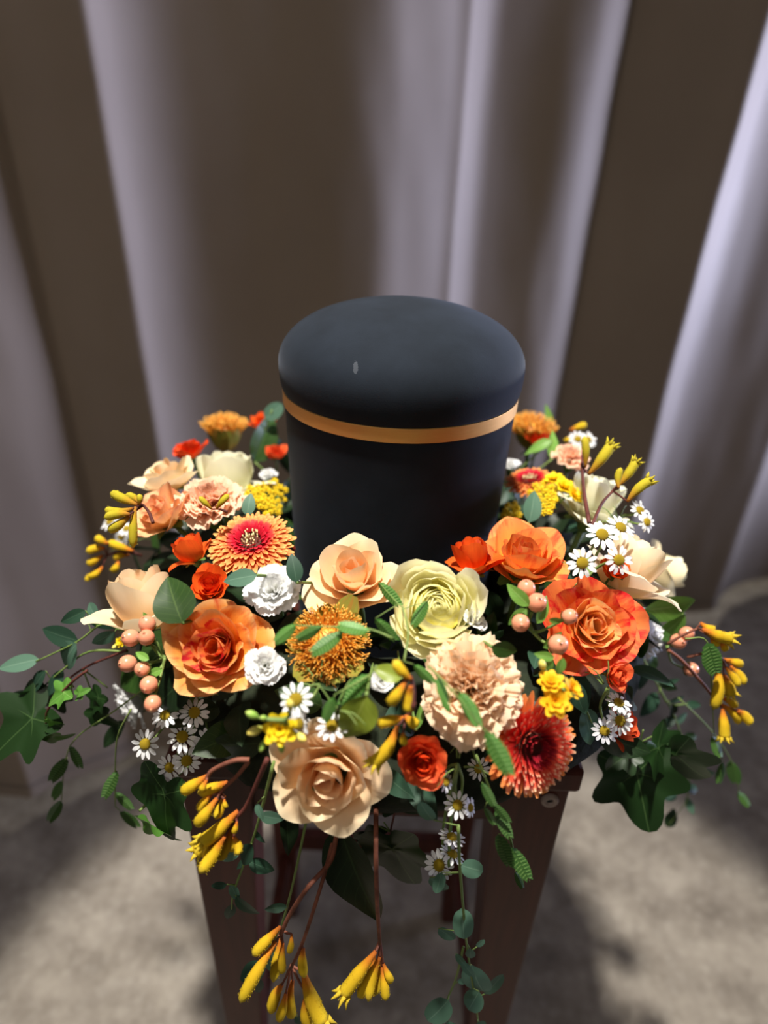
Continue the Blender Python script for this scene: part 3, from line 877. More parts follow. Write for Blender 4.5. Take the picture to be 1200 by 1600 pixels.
# ------------------------------------------------------------------ pincushions
M_STYLE = plain_mat('orange_styles', srgb(214, 130, 30), srgb(232, 160, 60), rough=0.5, uvgrad=[(0, srgb(206, 96, 20)), (0.6, srgb(222, 140, 34)), (0.9, srgb(232, 156, 50)), (1.0, srgb(240, 190, 90))])
M_BRACT = petal_mat('bronze_green_bract', [(0, srgb(170, 120, 50)), (0.5, srgb(148, 140, 50)), (1, srgb(128, 132, 50))], flame=srgb(176, 90, 40), flame_amt=0.5, vary=0.15, trans=0.15)
def pincushion(label, px, py, dia, face, n=240, seed=1, Y=None, seat=0.35, spread=86, cup=False):
    rs = random.Random(seed)
    root = flower('pincushion_flower', label, 'pincushion', px, py, dia, face, rs.random() * 6, seat, Y)
    mb = MB()
    for i in range(n):
        f = (i + 0.5) / n
        pol = math.radians(spread) * math.sqrt(f) + rs.uniform(-0.06, 0.06)
        a = i * 2.39996 + rs.uniform(-0.2, 0.2)
        L = rs.uniform(0.82, 1.0)
        d = Vector((math.sin(pol) * math.cos(a), math.sin(pol) * math.sin(a), math.cos(pol) * 0.9))
        side = Vector((-math.sin(a), math.cos(a), 0)) * rs.uniform(-0.12, 0.12)
        p0, p1 = d * 0.28, d * 0.65 * L + side
        p2 = d * L * 0.95 + Vector((0, 0, 0.06)) - d * 0.02 - side * 0.4
        pts = [p0, p1.lerp(p0, 0.4), p1, p2, p2 + (p2 - p1).normalized() * 0.05]
        V, F, U = tube_data(pts, [0.011, 0.013, 0.012, 0.010, 0.018], 4)
        mb.add(V, F, U)
    part('styles', mb.mesh('styles', M_STYLE), root, kind='stuff')
    prof = [(0.02, -0.12)] + [(0.40 * math.sin(t), 0.40 * math.sin(t - PI / 2) + 0.25) for t in np.linspace(0.4, 2.9, 9)]
    part('cone', lathe('cone', prof, M_STYLE, 18), root)
    for i in range(9):
        V, F, U = petal(rs.uniform(0.9, 1.2) * (1.0 if not cup else 0.72), rs.uniform(0.28, 0.38), *((60, 72, 40 + rs.uniform(-25, 25)) if not cup else (55, 22, 12 + rs.uniform(-10, 10))), 0.12, -0.18, 0.5, 0.25, i * 2.4, 7, 8, 'strap', 0.03, 3, 0, 0, 0, rs.random() * 9)
        part('bract', mesh('bract', V, F, M_BRACT, U), root)
    stem_part(root, -0.1, 1.2, 0.08)
    return root
pincushion('spiky orange pincushion flower at front centre, under green seed heads', 512, 1002, 142, (0.0, 0.45, 0.89), 460, 1, spread=92)
pincushion('orange pincushion flower standing at the back left', 350, 654, 112, (0.0, 0.95, 0.25), 300, 2, Y=0.185, spread=48, seat=0.75, cup=True)
pincushion('orange pincushion flower at the back right beside the urn', 832, 658, 108, (0.05, 0.92, 0.35), 300, 3, Y=0.16, spread=56, seat=0.65, cup=True)

# ================================================================== SPRIGS
def spot(px, py, lift=0.0, Y=None):
    """a point on the ring of flowers (or at depth Y), raised off it by lift"""
    return place(px, py, Y) + BV * lift

class Sprig:
    """one cut stem with everything that grows on it"""
    def __init__(self, name, label, cat, base):
        self.o = thing(name, label, cat, Matrix.Translation(base))
        self.b = base
    def local(self, p):
        return p - self.b
    def stem(self, pts, r, mat, taper=0.7, n=6, name='stem'):
        pts = smooth_path([self.local(p) for p in pts], 5)
        k = len(pts)
        return part(name, tube(name, pts, [r * lerp(1, taper, i / (k - 1)) for i in range(k)], mat, n), self.o)
    def put(self, name, me, M, **kw):
        return part(name, me, self.o, Matrix.Translation(-self.b) @ M, **kw)

# ------------------------------------------------------------------ leaf meshes (unit: base at 0, tip at +X, face up +Z)
def leaf_mesh(name, mat, kind='ovate', wid=0.5, bend=0.25, fold=0.15, seed=0, nu=7, nv=11, wave=0.0):
    rs = random.Random(seed)
    V, U = [], []
    if kind == 'ivy':
        n, rings = 56, 6
        def rad(a):
            # five lobes: tip, two shoulders, two basal
            r = 0.30
            for c, h, w in ((0.0, 0.36, 0.42), (1.15, 0.20, 0.34), (-1.15, 0.20, 0.34), (2.25, 0.13, 0.34), (-2.25, 0.13, 0.34)):
                r += h * math.exp(-((a - c) / w) ** 2)
            r *= 1 - 0.45 * math.exp(-((abs(a) - PI) / 0.28) ** 2)
            return r * (1 + 0.02 * math.sin(a * 9 + seed))
        V.append((0.33, 0, 0))
        U.append((0.5, 0.33))
        for k in range(1, rings + 1):
            for j in range(n):
                a = -PI + 2 * PI * j / n
                r = rad(a) * k / rings
                x, y = 0.33 + r * math.cos(a), r * math.sin(a) * wid * 2
                z = -bend * (x ** 2) + fold * abs(y) * 0.8 + wave * (k / rings) ** 2 * math.sin(a * 5 + seed * 2)
                V.append((x, y, z))
                dv = min(abs(a - c) for c in (0.0, 1.15, -1.15, 2.25, -2.25)) * r
                U.append((0.5 + min(dv * 1.4, 0.49), x))
        F = [(0, 1 + j, 1 + (j + 1) % n) for j in range(n)]
        for k in range(rings - 1):
            for j in range(n):
                a, b = 1 + k * n + j, 1 + k * n + (j + 1) % n
                F.append((a, a + n, b + n, b))
        return mesh(name, V, F, mat, U)
    for i in range(nv):
        v = i / (nv - 1)
        if kind == 'ovate':
            w = wid * 0.5 * math.sin(PI * v ** 0.80) ** 0.75 if 0 < v < 1 else 0.012
        elif kind == 'round':
            w = wid * 0.5 * max(0.02, math.sqrt(max(0, 1 - (2 * v - 1) ** 2))) * (1.0 - 0.1 * v)
        else:
            w = wid * 0.5 * (math.sin(PI * v ** 0.7) if 0 < v < 1 else 0.02)
        for j in range(nu):
            s = 2 * j / (nu - 1) - 1
            x = v
            y = w * s
            z = -bend * v * v + fold * abs(y) + wave * math.sin(v * 11 + seed) * abs(s) ** 2
            V.append((x, y, z))
            U.append(((s + 1) / 2, v))
    return mesh(name, V, grid_faces(nv, nu), mat, U)

M_IVY = leaf_mat('ivy_green', srgb(32, 58, 25), srgb(86, 116, 66), rough=0.42, spec=0.4, side=False, veinw=0.014)
M_IVY_PALE = leaf_mat('young_ivy_green', srgb(84, 132, 52), srgb(150, 180, 110), rough=0.4, side=False, veinw=0.014)
M_SALAL = leaf_mat('salal_green', srgb(44, 72, 26), srgb(86, 112, 54), rough=0.4, spec=0.5)
M_DARK = leaf_mat('dark_foliage', srgb(28, 46, 24), srgb(54, 78, 44), rough=0.45)
M_EUC = leaf_mat('eucalyptus_grey_green', srgb(84, 118, 98), srgb(128, 158, 136), rough=0.55, side=False, spec=0.3)
M_EUC_D = leaf_mat('eucalyptus_deep_green', srgb(46, 76, 58), srgb(84, 112, 90), rough=0.5, side=False)
M_BRIGHT = leaf_mat('fresh_green', srgb(112, 158, 66), srgb(172, 200, 124), rough=0.42, trans=0.25)
M_OLIVE = leaf_mat('olive_green', srgb(126, 142, 48), srgb(160, 170, 84), rough=0.4, trans=0.25)
M_TWIG = plain_mat('red_brown_twig', srgb(96, 52, 40), srgb(150, 92, 70), scale=80, rough=0.7)
M_TWIG_D = plain_mat('dark_maroon_twig', srgb(66, 30, 28), srgb(104, 52, 42), scale=80, rough=0.7)
M_THIN = plain_mat('thin_green_stem', srgb(92, 120, 56), srgb(130, 150, 80), rough=0.6)

ME = {}
for i in range(3):
    ME['salal', i] = leaf_mesh('leaf', M_SALAL, 'ovate', 0.62 + 0.05 * i, 0.15 + 0.1 * i, 0.2, i, wave=0.01)
    ME['dark', i] = leaf_mesh('leaf', M_DARK, 'ovate', 0.50 + 0.06 * i, 0.15 + 0.12 * i, 0.25, i, wave=0.02)
    ME['euc', i] = leaf_mesh('leaf', M_EUC, 'ovate', 0.44 + 0.08 * i, 0.10 + 0.1 * i, 0.12, i)
    ME['eucd', i] = leaf_mesh('leaf', M_EUC_D, 'ovate', 0.40 + 0.08 * i, 0.12 + 0.1 * i, 0.15, i)
    ME['eucr', i] = leaf_mesh('leaf', M_EUC, 'round', 0.62 + 0.08 * i, 0.08 + 0.06 * i, 0.10, i)
    ME['ivy', i] = leaf_mesh('leaf', M_IVY, 'ivy', 0.55, 0.18 + 0.08 * i, 0.25, i, wave=0.025)
    ME['ivyp', i] = leaf_mesh('leaf', M_IVY_PALE, 'ivy', 0.5, 0.25 + 0.1 * i, 0.35, i, wave=0.04)
    ME['bright', i] = leaf_mesh('leaf', M_BRIGHT, 'ovate', 0.5, 0.15 + 0.08 * i, 0.2, i, wave=0.01)
    ME['lance', i] = leaf_mesh('leaf', M_BRIGHT, 'lance', 0.26, 0.15 + 0.08 * i, 0.3, i)
    ME['olive', i] = leaf_mesh('leaf', M_OLIVE, 'ovate', 0.62, 0.2 + 0.1 * i, 0.3, i, wave=0.03)
    ME['strap', i] = leaf_mesh('leaf', M_DARK, 'ovate', 0.34 + 0.05 * i, 0.12, 0.45, i, wave=0.015)

def leaf_M(x0, y0, x1, y1, lift=0.0, Y=None, roll=0.0, pitch=0.0, wfac=1.0):
    """a blade growing from one spot to another, face turned towards the viewer, then rolled and pitched"""
    a = spot(x0, y0, lift, Y)
    dp = depth(a)
    ex = RV * (x1 - x0) - UV_ * (y1 - y0)
    ln = ex.length * dp / F_PX / max(0.35, math.cos(pitch))
    ex.normalize()
    ez = BV.copy()
    ex = (ex * math.cos(pitch) + ez * math.sin(pitch)).normalized()
    ey = ez.cross(ex).normalized()
    ez = ex.cross(ey)
    q = Matrix.Rotation(roll, 3, ex)
    ey, ez = q @ ey, q @ ez
    M = Matrix(((ex.x * ln, ey.x * ln * wfac, ez.x * ln, a.x), (ex.y * ln, ey.y * ln * wfac, ez.y * ln, a.y), (ex.z * ln, ey.z * ln * wfac, ez.z * ln, a.z), (0, 0, 0, 1)))
    return M

def single_leaf(name, label, kind, x0, y0, x1, y1, lift=0.0, Y=None, roll=0.0, pitch=0.0, var=0, wfac=1.0, stalk=True):
    M = leaf_M(x0, y0, x1, y1, lift, Y, roll, pitch, wfac)
    base = M.translation.copy()
    s = Sprig(name, label, 'leaf', base)
    s.put('blade', ME[kind, var], M)
    if stalk:
        q = Vector((UX, 0, TOP + 0.04)) - base
        s.stem([base, base + q.normalized() * 0.02 - BV * 0.01, base + q.normalized() * 0.045 - BV * 0.02], 0.0011, M_THIN)
    return s.o

# ------------------------------------------------------------------ chamomile
M_DAISY = petal_mat('daisy_white', [(0, srgb(228, 232, 216)), (0.3, srgb(244, 244, 244)), (1, srgb(246, 246, 248))], vary=0.03, trans=0.25)
M_YDISC = plain_mat('daisy_yellow_disc', srgb(196, 160, 20), srgb(232, 200, 48), scale=900, rough=0.8, bump=0.8)
DPET = []
for _k, (_ab, _am, _at) in enumerate(((84, 86, 100), (90, 92, 112), (78, 84, 96), (92, 104, 128))):
    _v, _q, _w = petal(0.66, 0.155, _ab, _am, _at, 0.34, 0.0, 0.0, 0.35, 0.0, 5, 6, 'strap', 0.02, 3, 0, 0, 0, _k)
    DPET.append(mesh('petal', _v, _q, M_DAISY, _w))
def _disc():
    mb = MB()
    prof = [(0.30, -0.10), (0.37, -0.02), (0.36, 0.08), (0.29, 0.17), (0.18, 0.24), (0.02, 0.27)]
    n = 16
    V = []
    for r, z in prof:
        for j in range(n):
            V.append((r * math.cos(2 * PI * j / n), r * math.sin(2 * PI * j / n), z))
    mb.add(V, grid_faces(len(prof), n, True) + [tuple(range(n))[::-1], tuple(range((len(prof) - 1) * n, len(prof) * n))])
    for i in range(60):
        f = (i + 0.5) / 60
        a = i * 2.39996
        r = 0.36 * math.sqrt(f)
        z = 0.27 - 0.20 * f ** 1.4
        c = Vector((r * math.cos(a), r * math.sin(a), z))
        e = 0.035
        mb.add([c + Vector(v) * e for v in ((1, 0, 0), (-1, 0, 0), (0, 1, 0), (0, -1, 0), (0, 0, 1.2))], [(0, 2, 4), (2, 1, 4), (1, 3, 4), (3, 0, 4)])
    return mb.mesh('disc', M_YDISC)
DISC_ME = _disc()
def daisy_head(sp, px, py, dia, face, lift=0.03, Y=None, n=13, seed=0, drop=()):
    rs = random.Random(seed)
    p = spot(px, py, lift, Y)
    s = 0.5 * dia * depth(p) / F_PX
    h = sp.put('flower_head', DISC_ME, frame(p, view(*face), rs.random() * 6, s))
    for i in range(n):
        if i in drop:
            continue
        part('petal', DPET[rs.randrange(4)], h, Matrix.Rotation(2 * PI * i / n + rs.uniform(-0.08, 0.08), 4, 'Z') @ Matrix.Diagonal((1, 1, 1, 1)))
    return p
def chamomile(label, heads, base, lift=0.03, Y=None, seed=0):
    """heads: (px, py, dia, face)"""
    b = spot(*base[:2], base[2] if len(base) > 2 else 0.0, Y)
    sp = Sprig('chamomile_sprig', label, 'chamomile', b)
    for i, (px, py, dia, face) in enumerate(heads):
        p = daisy_head(sp, px, py, dia, face, lift, Y, 12 + (i * 5) % 3, seed * 17 + i)
        d = view(*face)
        mid = b.lerp(p, 0.55) - BV * 0.012
        sp.stem([b, mid, p - d * 0.008, p - d * 0.001], 0.0011, M_THIN)
    # a few thread leaves
    for i in range(4):
        d = Vector((random.uniform(-1, 1), random.uniform(-1, 1), random.uniform(-0.3, 0.8))).normalized()
        sp.stem([b + d * 0.004, b + d * 0.012 + Vector((0, 0, 0.003)), b + d * 0.02], 0.0006, M_THIN, 0.4, 4, 'thread_leaf')
    return sp.o
chamomile('four chamomile daisies in front of the orange sunset rose', [(880, 872, 50, (-0.05, 0.15, 0.98)), (910, 832, 52, (0, 0.5, 0.86)), (937, 822, 48, (0.3, 0.6, 0.7)), (932, 868, 48, (0.15, 0.1, 0.98))], (915, 905), 0.045, seed=1)
chamomile('seven chamomile daisies hanging below the amber rose at left', [(247, 1143, 48, (-0.2, 0.1, 0.97)), (277, 1100, 44, (-0.1, 0.6, 0.7)), (320, 1096, 48, (0.1, 0.5, 0.86)), (302, 1132, 50, (0, 0.3, 0.95)), (339, 1142, 48, (0.25, 0.3, 0.9)), (308, 1168, 46, (0.1, 0.1, 0.98)), (283, 1178, 44, (-0.1, -0.1, 0.9))], (300, 1090), 0.025, Y=-0.20, seed=2)
chamomile('two chamomile daisies below the pincushion flower', [(471, 1074, 56, (-0.1, 0.35, 0.93)), (475, 1110, 48, (0.65, 0.2, 0.6))], (500, 1070), 0.025, seed=3)
chamomile('single chamomile daisy above the lowest peach rose', [(519, 1134, 54, (0.0, 0.75, 0.62))], (525, 1105), 0.0, Y=-0.272, seed=4)
chamomile('single small chamomile daisy right of the coral spray rose', [(748, 1201, 38, (0, 0.1, 0.98))], (735, 1150), 0.0, Y=-0.235, seed=5)
chamomile('hanging spray of chamomile daisies below the coral spray rose', [(715, 1258, 44, (0, 0.45, 0.8)), (735, 1262, 32, (0.6, 0.2, 0.5)), (706, 1308, 44, (0.2, 0.85, 0.2)), (707, 1335, 44, (0.3, 0.9, 0.15)), (686, 1352, 48, (-0.25, 0.3, 0.85)), (697, 1222, 34, (0.6, 0.2, 0.6))], (715, 1195, 0.0), 0.0, Y=-0.26, seed=6)
chamomile('three chamomile daisies beside the low coral bud, right', [(967, 1098, 42, (0.1, 0.75, 0.55)), (969, 1126, 46, (0.2, 0.15, 0.95)), (945, 1142, 42, (-0.45, 0.1, 0.85))], (950, 1075), 0.0, Y=-0.215, seed=7)
chamomile('two chamomile daisies at the back right edge', [(903, 686, 30, (0, 0.4, 0.9)), (919, 687, 30, (0.2, 0.4, 0.9))], (905, 715), 0.0, Y=0.10, seed=8)
chamomile('two chamomile daisies right of the ivory rose', [(985, 798, 38, (0.4, 0.4, 0.8)), (995, 815, 36, (0.5, 0.2, 0.8))], (965, 815), 0.02, seed=9)
chamomile('blurred pale chamomile sprig at the ring\'s far left edge', [(172, 815, 34, (-0.3, 0.6, 0.7)), (190, 838, 32, (-0.3, 0.3, 0.9)), (198, 826, 30, (0.0, 0.6, 0.7))], (205, 850), 0.0, Y=0.02, seed=10)

# ------------------------------------------------------------------ hypericum berries
M_BERRY = plain_mat('peach_berry', srgb(226, 146, 112), srgb(238, 172, 138), scale=60, rough=0.28, spec=0.5, uvgrad=[(0, srgb(206, 170, 110)), (0.3, srgb(230, 152, 118)), (1, srgb(226, 138, 106))])
def _berry():
    V, U = [], []
    n, m = 20, 14
    for i in range(m):
        a = PI * (0.03 + 0.94 * i / (m - 1))
        for j in range(n):
            w = 2 * PI * j / n
            V.append((math.sin(a) * math.cos(w), math.sin(a) * math.sin(w), -1.08 * math.cos(a)))
            U.append((j / n, i / (m - 1)))
    V2, F2, U2 = tube_data([(0, 0, 1.05), (0, 0, 1.15), (0.05, 0, 1.25)], [0.09, 0.05, 0.02], 6)
    mb = MB()
    mb.add(V, grid_faces(m, n, True) + [tuple(range(n)), tuple(range((m - 1) * n, m * n))[::-1]], U)
    mb.add(V2, F2, [(0, 0)] * len(V2))
    return mb.mesh('berry', M_BERRY)
BERRY_ME = _berry()
_v, _q, _w = petal(1.25, 0.42, 75, 60, 25, 0.1, -1.15, 1.0, 0.2, 0, 5, 6, 'strap')
BSEP = mesh('sepal', _v, _q, CALYX, _w)
def hypericum(label, berries, base, leaves=(), lift=0.03, Y=None):
    b = spot(*base, 0.005, Y)
    sp = Sprig('hypericum_sprig', label, 'berries', b)
    for i, (px, py, dia, face) in enumerate(berries):
        p = spot(px, py, lift, Y)
        s = 0.5 * dia * depth(p) / F_PX
        d = view(*face)
        h = sp.put('berry', BERRY_ME, frame(p, d, i * 1.3, s))
        for k in range(5):
            part('sepal', BSEP, h, Matrix.Rotation(2 * PI * k / 5, 4, 'Z'))
        sp.stem([b, b.lerp(p - d * 0.02, 0.6), p - d * s * 1.05], 0.0012, M_THIN)
    for (x0, y0, x1, y1, l, r) in leaves:
        sp.put('leaf', ME['bright', 1], leaf_M(x0, y0, x1, y1, lift + l, Y, r))
    return sp.o
hypericum('cluster of peach hypericum berries left of the amber rose', [(222, 988, 27, (-0.4, 0.3, 0.8)), (246, 987, 25, (0, 0.6, 0.7)), (247, 967, 26, (-0.2, 0.8, 0.5)), (218, 1026, 27, (-0.5, 0.2, 0.8)), (240, 1034, 24, (0, 0.0, 1.0)), (250, 1057, 27, (-0.1, -0.3, 0.9)), (256, 1085, 26, (0.1, -0.4, 0.8))], (262, 1025), [(250, 1020, 228, 1008, 0.0, 0.3), (262, 1040, 236, 1050, -0.01, 0.2), (250, 975, 228, 955, -0.01, -0.3)], 0.02)
hypericum('cluster of peach hypericum berries between carnation and red rose', [(806, 911, 28, (-0.1, 0.8, 0.5)), (821, 931, 30, (0.1, 0.5, 0.85)), (797, 960, 28, (-0.1, -0.1, 1.0)), (868, 951, 24, (0.5, 0.5, 0.6)), (851, 991, 31, (0.0, 0.3, 0.9))], (830, 985), [(806, 940, 778, 965, 0.0, 0.2), (810, 935, 775, 905, 0.0, -0.3), (838, 955, 862, 960, 0.0, 0.4), (845, 1010, 815, 1005, 0.0, 0.0), (858, 1010, 850, 1040, 0.0, 0.0), (835, 1000, 868, 980, -0.01, 0.3), (826, 965, 848, 925, -0.01, 0.5), (838, 1008, 838, 1035, 0.0, 0.1)], 0.032)
hypericum('few pale peach berries on the right under kangaroo paw', [(1073, 990, 22, (0.4, 0.5, 0.7)), (1060, 1002, 24, (0.1, 0.1, 0.98)), (1080, 1046, 22, (0.3, 0.2, 0.9))], (1040, 1015), [], 0.0, Y=-0.10)

# ------------------------------------------------------------------ yellow double flowers with buds
M_YEL = petal_mat('bright_yellow_petal', [(0, srgb(226, 170, 14)), (0.4, srgb(244, 206, 20)), (1, srgb(250, 222, 40))], vary=0.08, trans=0.25)
M_YEL_D = petal_mat('golden_yellow_petal', [(0, srgb(216, 140, 14)), (0.4, srgb(238, 180, 20)), (1, srgb(246, 200, 40))], vary=0.08, trans=0.25)
M_BUD = plain_mat('yellow_bud', srgb(226, 206, 90), srgb(240, 226, 130), rough=0.5, uvgrad=[(0, srgb(120, 150, 60)), (0.35, srgb(200, 196, 80)), (0.6, srgb(240, 222, 110)), (1, srgb(240, 214, 90))])
M_BUD_G = plain_mat('green_bud', srgb(130, 170, 70), srgb(160, 190, 100), rough=0.5, uvgrad=[(0, srgb(96, 140, 50)), (0.6, srgb(150, 190, 80)), (1, srgb(196, 206, 110))])
def bud_mesh(mat):
    pts = [(0, 0, z) for z in (-1.2, -1.0, -0.6, -0.1, 0.4, 0.8, 1.05, 1.15)]
    V, F, U = tube_data(pts, [0.14, 0.34, 0.52, 0.66, 0.62, 0.42, 0.18, 0.03], 10)
    return mesh('bud', V, F, mat, U)
BUD_Y, BUD_G = bud_mesh(M_BUD), bud_mesh(M_BUD_G)
def yellow_spray(label, blooms, buds, base, lift=0.03, Y=None, mat=M_YEL, seed=0):
    rs = random.Random(seed)
    b = spot(*base, 0.0, Y)
    sp = Sprig('yellow_flower_spray', label, 'flower', b)
    heart = plain_mat('orange_heart', srgb(190, 120, 20), srgb(150, 110, 20))
    for (px, py, dia, face) in blooms:
        p = spot(px, py, lift, Y)
        s = 0.5 * dia * depth(p) / F_PX
        d = view(*face)
        h = sp.put('bloom', lathe('bloom', [(0.10, -0.3), (0.12, 0.0), (0.06, 0.12), (0.01, 0.16)], heart, 10), frame(p - d * s * 0.2, d, rs.random() * 6, s))
        for k, (n, L, W, ab, am, at_) in enumerate(((7, 0.98, 0.34, 80, 64, 76), (6, 0.78, 0.30, 60, 44, 58), (5, 0.52, 0.22, 40, 26, 40))):
            for i in range(n):
                V, F, U = petal(L * rs.uniform(0.92, 1.05), W, ab, am, at_ + rs.uniform(-12, 12), 0.03, 0.05 * k, 0.3, 0.35, 2 * PI * (i + 0.5 * k) / n, 7, 7, 'strap', 0.02, 3, 0, 0, 0, rs.random() * 9)
                part('petal', mesh('petal', V, F, mat, U), h)
        sp.stem([b, b.lerp(p, 0.5) - BV * 0.01, p - d * s * 0.4], 0.0014, M_THIN)
    for (px, py, dia, face, g) in buds:
        p = spot(px, py, lift, Y)
        s = 0.5 * dia * depth(p) / F_PX
        d = view(*face)
        sp.put('bud', BUD_G if g else BUD_Y, frame(p, d, 0, s))
        sp.stem([b, b.lerp(p - d * s * 2, 0.6), p - d * s * 1.1], 0.0012, M_THIN)
    return sp.o
yellow_spray('bright yellow double flower with pale buds, above the lowest peach rose', [(437, 1139, 58, (0.05, 0.2, 0.97))], [(394, 1117, 20, (-0.8, 0.5, 0.3), 1), (398, 1142, 22, (-0.9, -0.3, 0.3), 0), (453, 1101, 20, (-0.1, 0.8, 0.5), 0), (470, 1152, 20, (0.7, -0.2, 0.6), 0), (410, 1166, 16, (-0.3, -0.8, 0.4), 1), (440, 1168, 15, (0.1, -0.9, 0.3), 1), (412, 1122, 14, (-0.4, 0.3, 0.8), 1)], (445, 1125), 0.0, Y=-0.283, seed=2)
yellow_spray('bright yellow flowers between carnation and red-and-orange rose', [(845, 1070, 54, (0.0, 0.35, 0.93)), (838, 1042, 46, (-0.1, 0.7, 0.6)), (869, 1052, 40, (0.5, 0.5, 0.6))], [(826, 1018, 18, (-0.3, 0.8, 0.4), 0), (866, 1060, 16, (0.4, 0.0, 0.9), 1)], (855, 1045), 0.035, seed=3, mat=M_YEL_D)
yellow_spray('small golden flowers behind the daisies, back right', [(878, 760, 40, (0.2, 0.7, 0.6)), (893, 772, 34, (0.5, 0.4, 0.7)), (862, 748, 34, (-0.2, 0.8, 0.5))], [], (875, 785), 0.01, seed=4)
yellow_spray('small yellow buds under the cream-peach rose at left', [(188, 1003, 18, (-0.2, 0.2, 0.9))], [(180, 1010, 10, (-0.5, -0.3, 0.8), 0), (198, 1008, 9, (0.5, 0.2, 0.8), 1)], (195, 990), 0.0, Y=-0.12, seed=5)

M_SOL = plain_mat('yellow_floret', srgb(226, 186, 10), srgb(250, 222, 40), scale=300, rough=0.7)
def floret_mesh():
    mb = MB()
    for k in range(14):
        f = (k + 0.5) / 14
        a = k * 2.39996
        pol = math.acos(1 - 1.6 * f)
        d = Vector((math.sin(pol) * math.cos(a), math.sin(pol) * math.sin(a), math.cos(pol)))
        V, F, U = tube_data([d * 0.2, d * 0.7, d * 1.0], [0.16, 0.24, 0.10], 5)
        mb.add(V, F, U)
    return mb.mesh('floret', M_SOL)
FLORET = floret_mesh()
def yarrow(label, px, py, w, h, n=26, Y=None, seed=0, lift=0.02):
    rs = random.Random(seed)
    b = spot(px, py + h * 0.4, -0.02, Y)
    sp = Sprig('yellow_button_cluster', label, 'flower', b)
    for i in range(n):
        a, r = i * 2.39996, math.sqrt((i + 0.5) / n)
        x, y = px + 0.5 * w * r * math.cos(a), py + 0.5 * h * r * math.sin(a)
        p = spot(x, y, 0.0, Y) + BV * (lift * (1 - 0.7 * r * r))
        s = 0.5 * 12 * depth(p) / F_PX * rs.uniform(0.8, 1.15)
        sp.put('floret', FLORET, frame(p, view(0.5 * math.cos(a) * r, 0.5 - 0.3 * math.sin(a) * r, 0.8), rs.random() * 6, s))
    c = spot(px, py, 0, Y)
    for i in range(5):
        q = spot(px + rs.uniform(-.3, .3) * w, py + rs.uniform(-.3, .3) * h, 0.0, Y)
        sp.stem([b, b.lerp(q, 0.5), q], 0.0012, M_THIN)
    return sp.o
yarrow('yellow button-flower cluster between left gerbera and urn', 426, 778, 46, 56, 28, seed=1, lift=0.015)
yarrow('yellow button-flower cluster by the urn\'s right side', 846, 778, 44, 56, 28, seed=2, lift=0.015)
yarrow('small golden button cluster behind the salmon carnation', 398, 772, 30, 26, 12, seed=3, lift=0.01)
yarrow('dim golden button flowers low at the urn\'s right side', 797, 800, 30, 30, 12, seed=4, lift=0.01)

# ------------------------------------------------------------------ kangaroo paw
M_PAW = plain_mat('kangaroo_paw_yellow', srgb(206, 170, 24), srgb(150, 116, 18), scale=120, rough=0.85, spec=0.15, uvgrad=[(0, srgb(176, 84, 40)), (0.18, srgb(206, 120, 36)), (0.38, srgb(208, 166, 30)), (0.8, srgb(216, 184, 38)), (1, srgb(204, 180, 66))])
M_PAW_O = plain_mat('kangaroo_paw_olive', srgb(176, 156, 34), srgb(146, 120, 24), scale=120, rough=0.85, spec=0.15, uvgrad=[(0, srgb(150, 86, 40)), (0.25, srgb(176, 132, 36)), (0.5, srgb(172, 158, 36)), (1, srgb(184, 170, 50))])
def paw_mesh(mat, opened, bend):
    """a furry tube along +X, one unit long, about 0.26 wide; opened ones end in six claws"""
    mb = MB()
    n = 12
    pts, rad = [], []
    for i in range(n):
        t = i / (n - 1)
        x = t * (0.86 if opened else 1.0)
        pts.append((x, 0, bend * math.sin(x * PI) - bend * 0.3 * x))
        r = 0.045 + 0.085 * min(1, t * 2.0) ** 1.2
        if opened:
            r *= 1 + 0.12 * t
        else:
            r *= math.sqrt(max(0.02, 1 - max(0, (t - 0.72) / 0.28) ** 2.2))
        rad.append(r)
    V, F, U = tube_data(pts, rad, 10)
    mb.add(V, F, [(u, v * (0.9 if opened else 1.0)) for u, v in U])
    if opened:
        e = Vector(pts[-1])
        for k in range(6):
            w = 2 * PI * k / 6
            o = Vector((0, math.cos(w), math.sin(w)))
            p = [e + o * 0.12, e + o * 0.15 + Vector((0.09, 0, 0)), e + o * 0.23 + Vector((0.17, 0, 0))]
            V, F, U = tube_data(p, [0.055, 0.042, 0.008], 5)
            mb.add(V, F, [(u, 0.9) for u, v in U])
        for k in range(4):
            w = 2 * PI * k / 4
            o = Vector((0, math.cos(w), math.sin(w))) * 0.05
            V, F, U = tube_data([e + o - Vector((0.1, 0, 0)), e + o * 1.5 + Vector((0.14, 0, 0))], [0.014, 0.02], 5)
            mb.add(V, F, [(u, 1.0) for u, v in U])
    # fur: short hairs along the tube
    rs = random.Random(5)
    for k in range(0 if False else 160):
        i = rs.randrange(2, n - 2)
        w = rs.uniform(0, 2 * PI)
        c = Vector(pts[i]).lerp(Vector(pts[i + 1]), rs.random())
        o = Vector((0, math.cos(w), math.sin(w)))
        a = c + o * rad[i] * 0.95
        mb.add([a + Vector((0.008, 0, 0)), a - Vector((0.008, 0, 0)), a + o * 0.028 + Vector((0.014, 0, 0))], [(0, 1, 2)], [(0.5, 0.85)] * 3)
    return mb.mesh('paw_flower', mat)
PAW = {}
for nm, mt in (('y', M_PAW), ('o', M_PAW_O)):
    for op in (0, 1):
        for k, bd in enumerate((0.05, 0.13, -0.08)):
            PAW[nm, op, k] = paw_mesh(mt, op, bd)
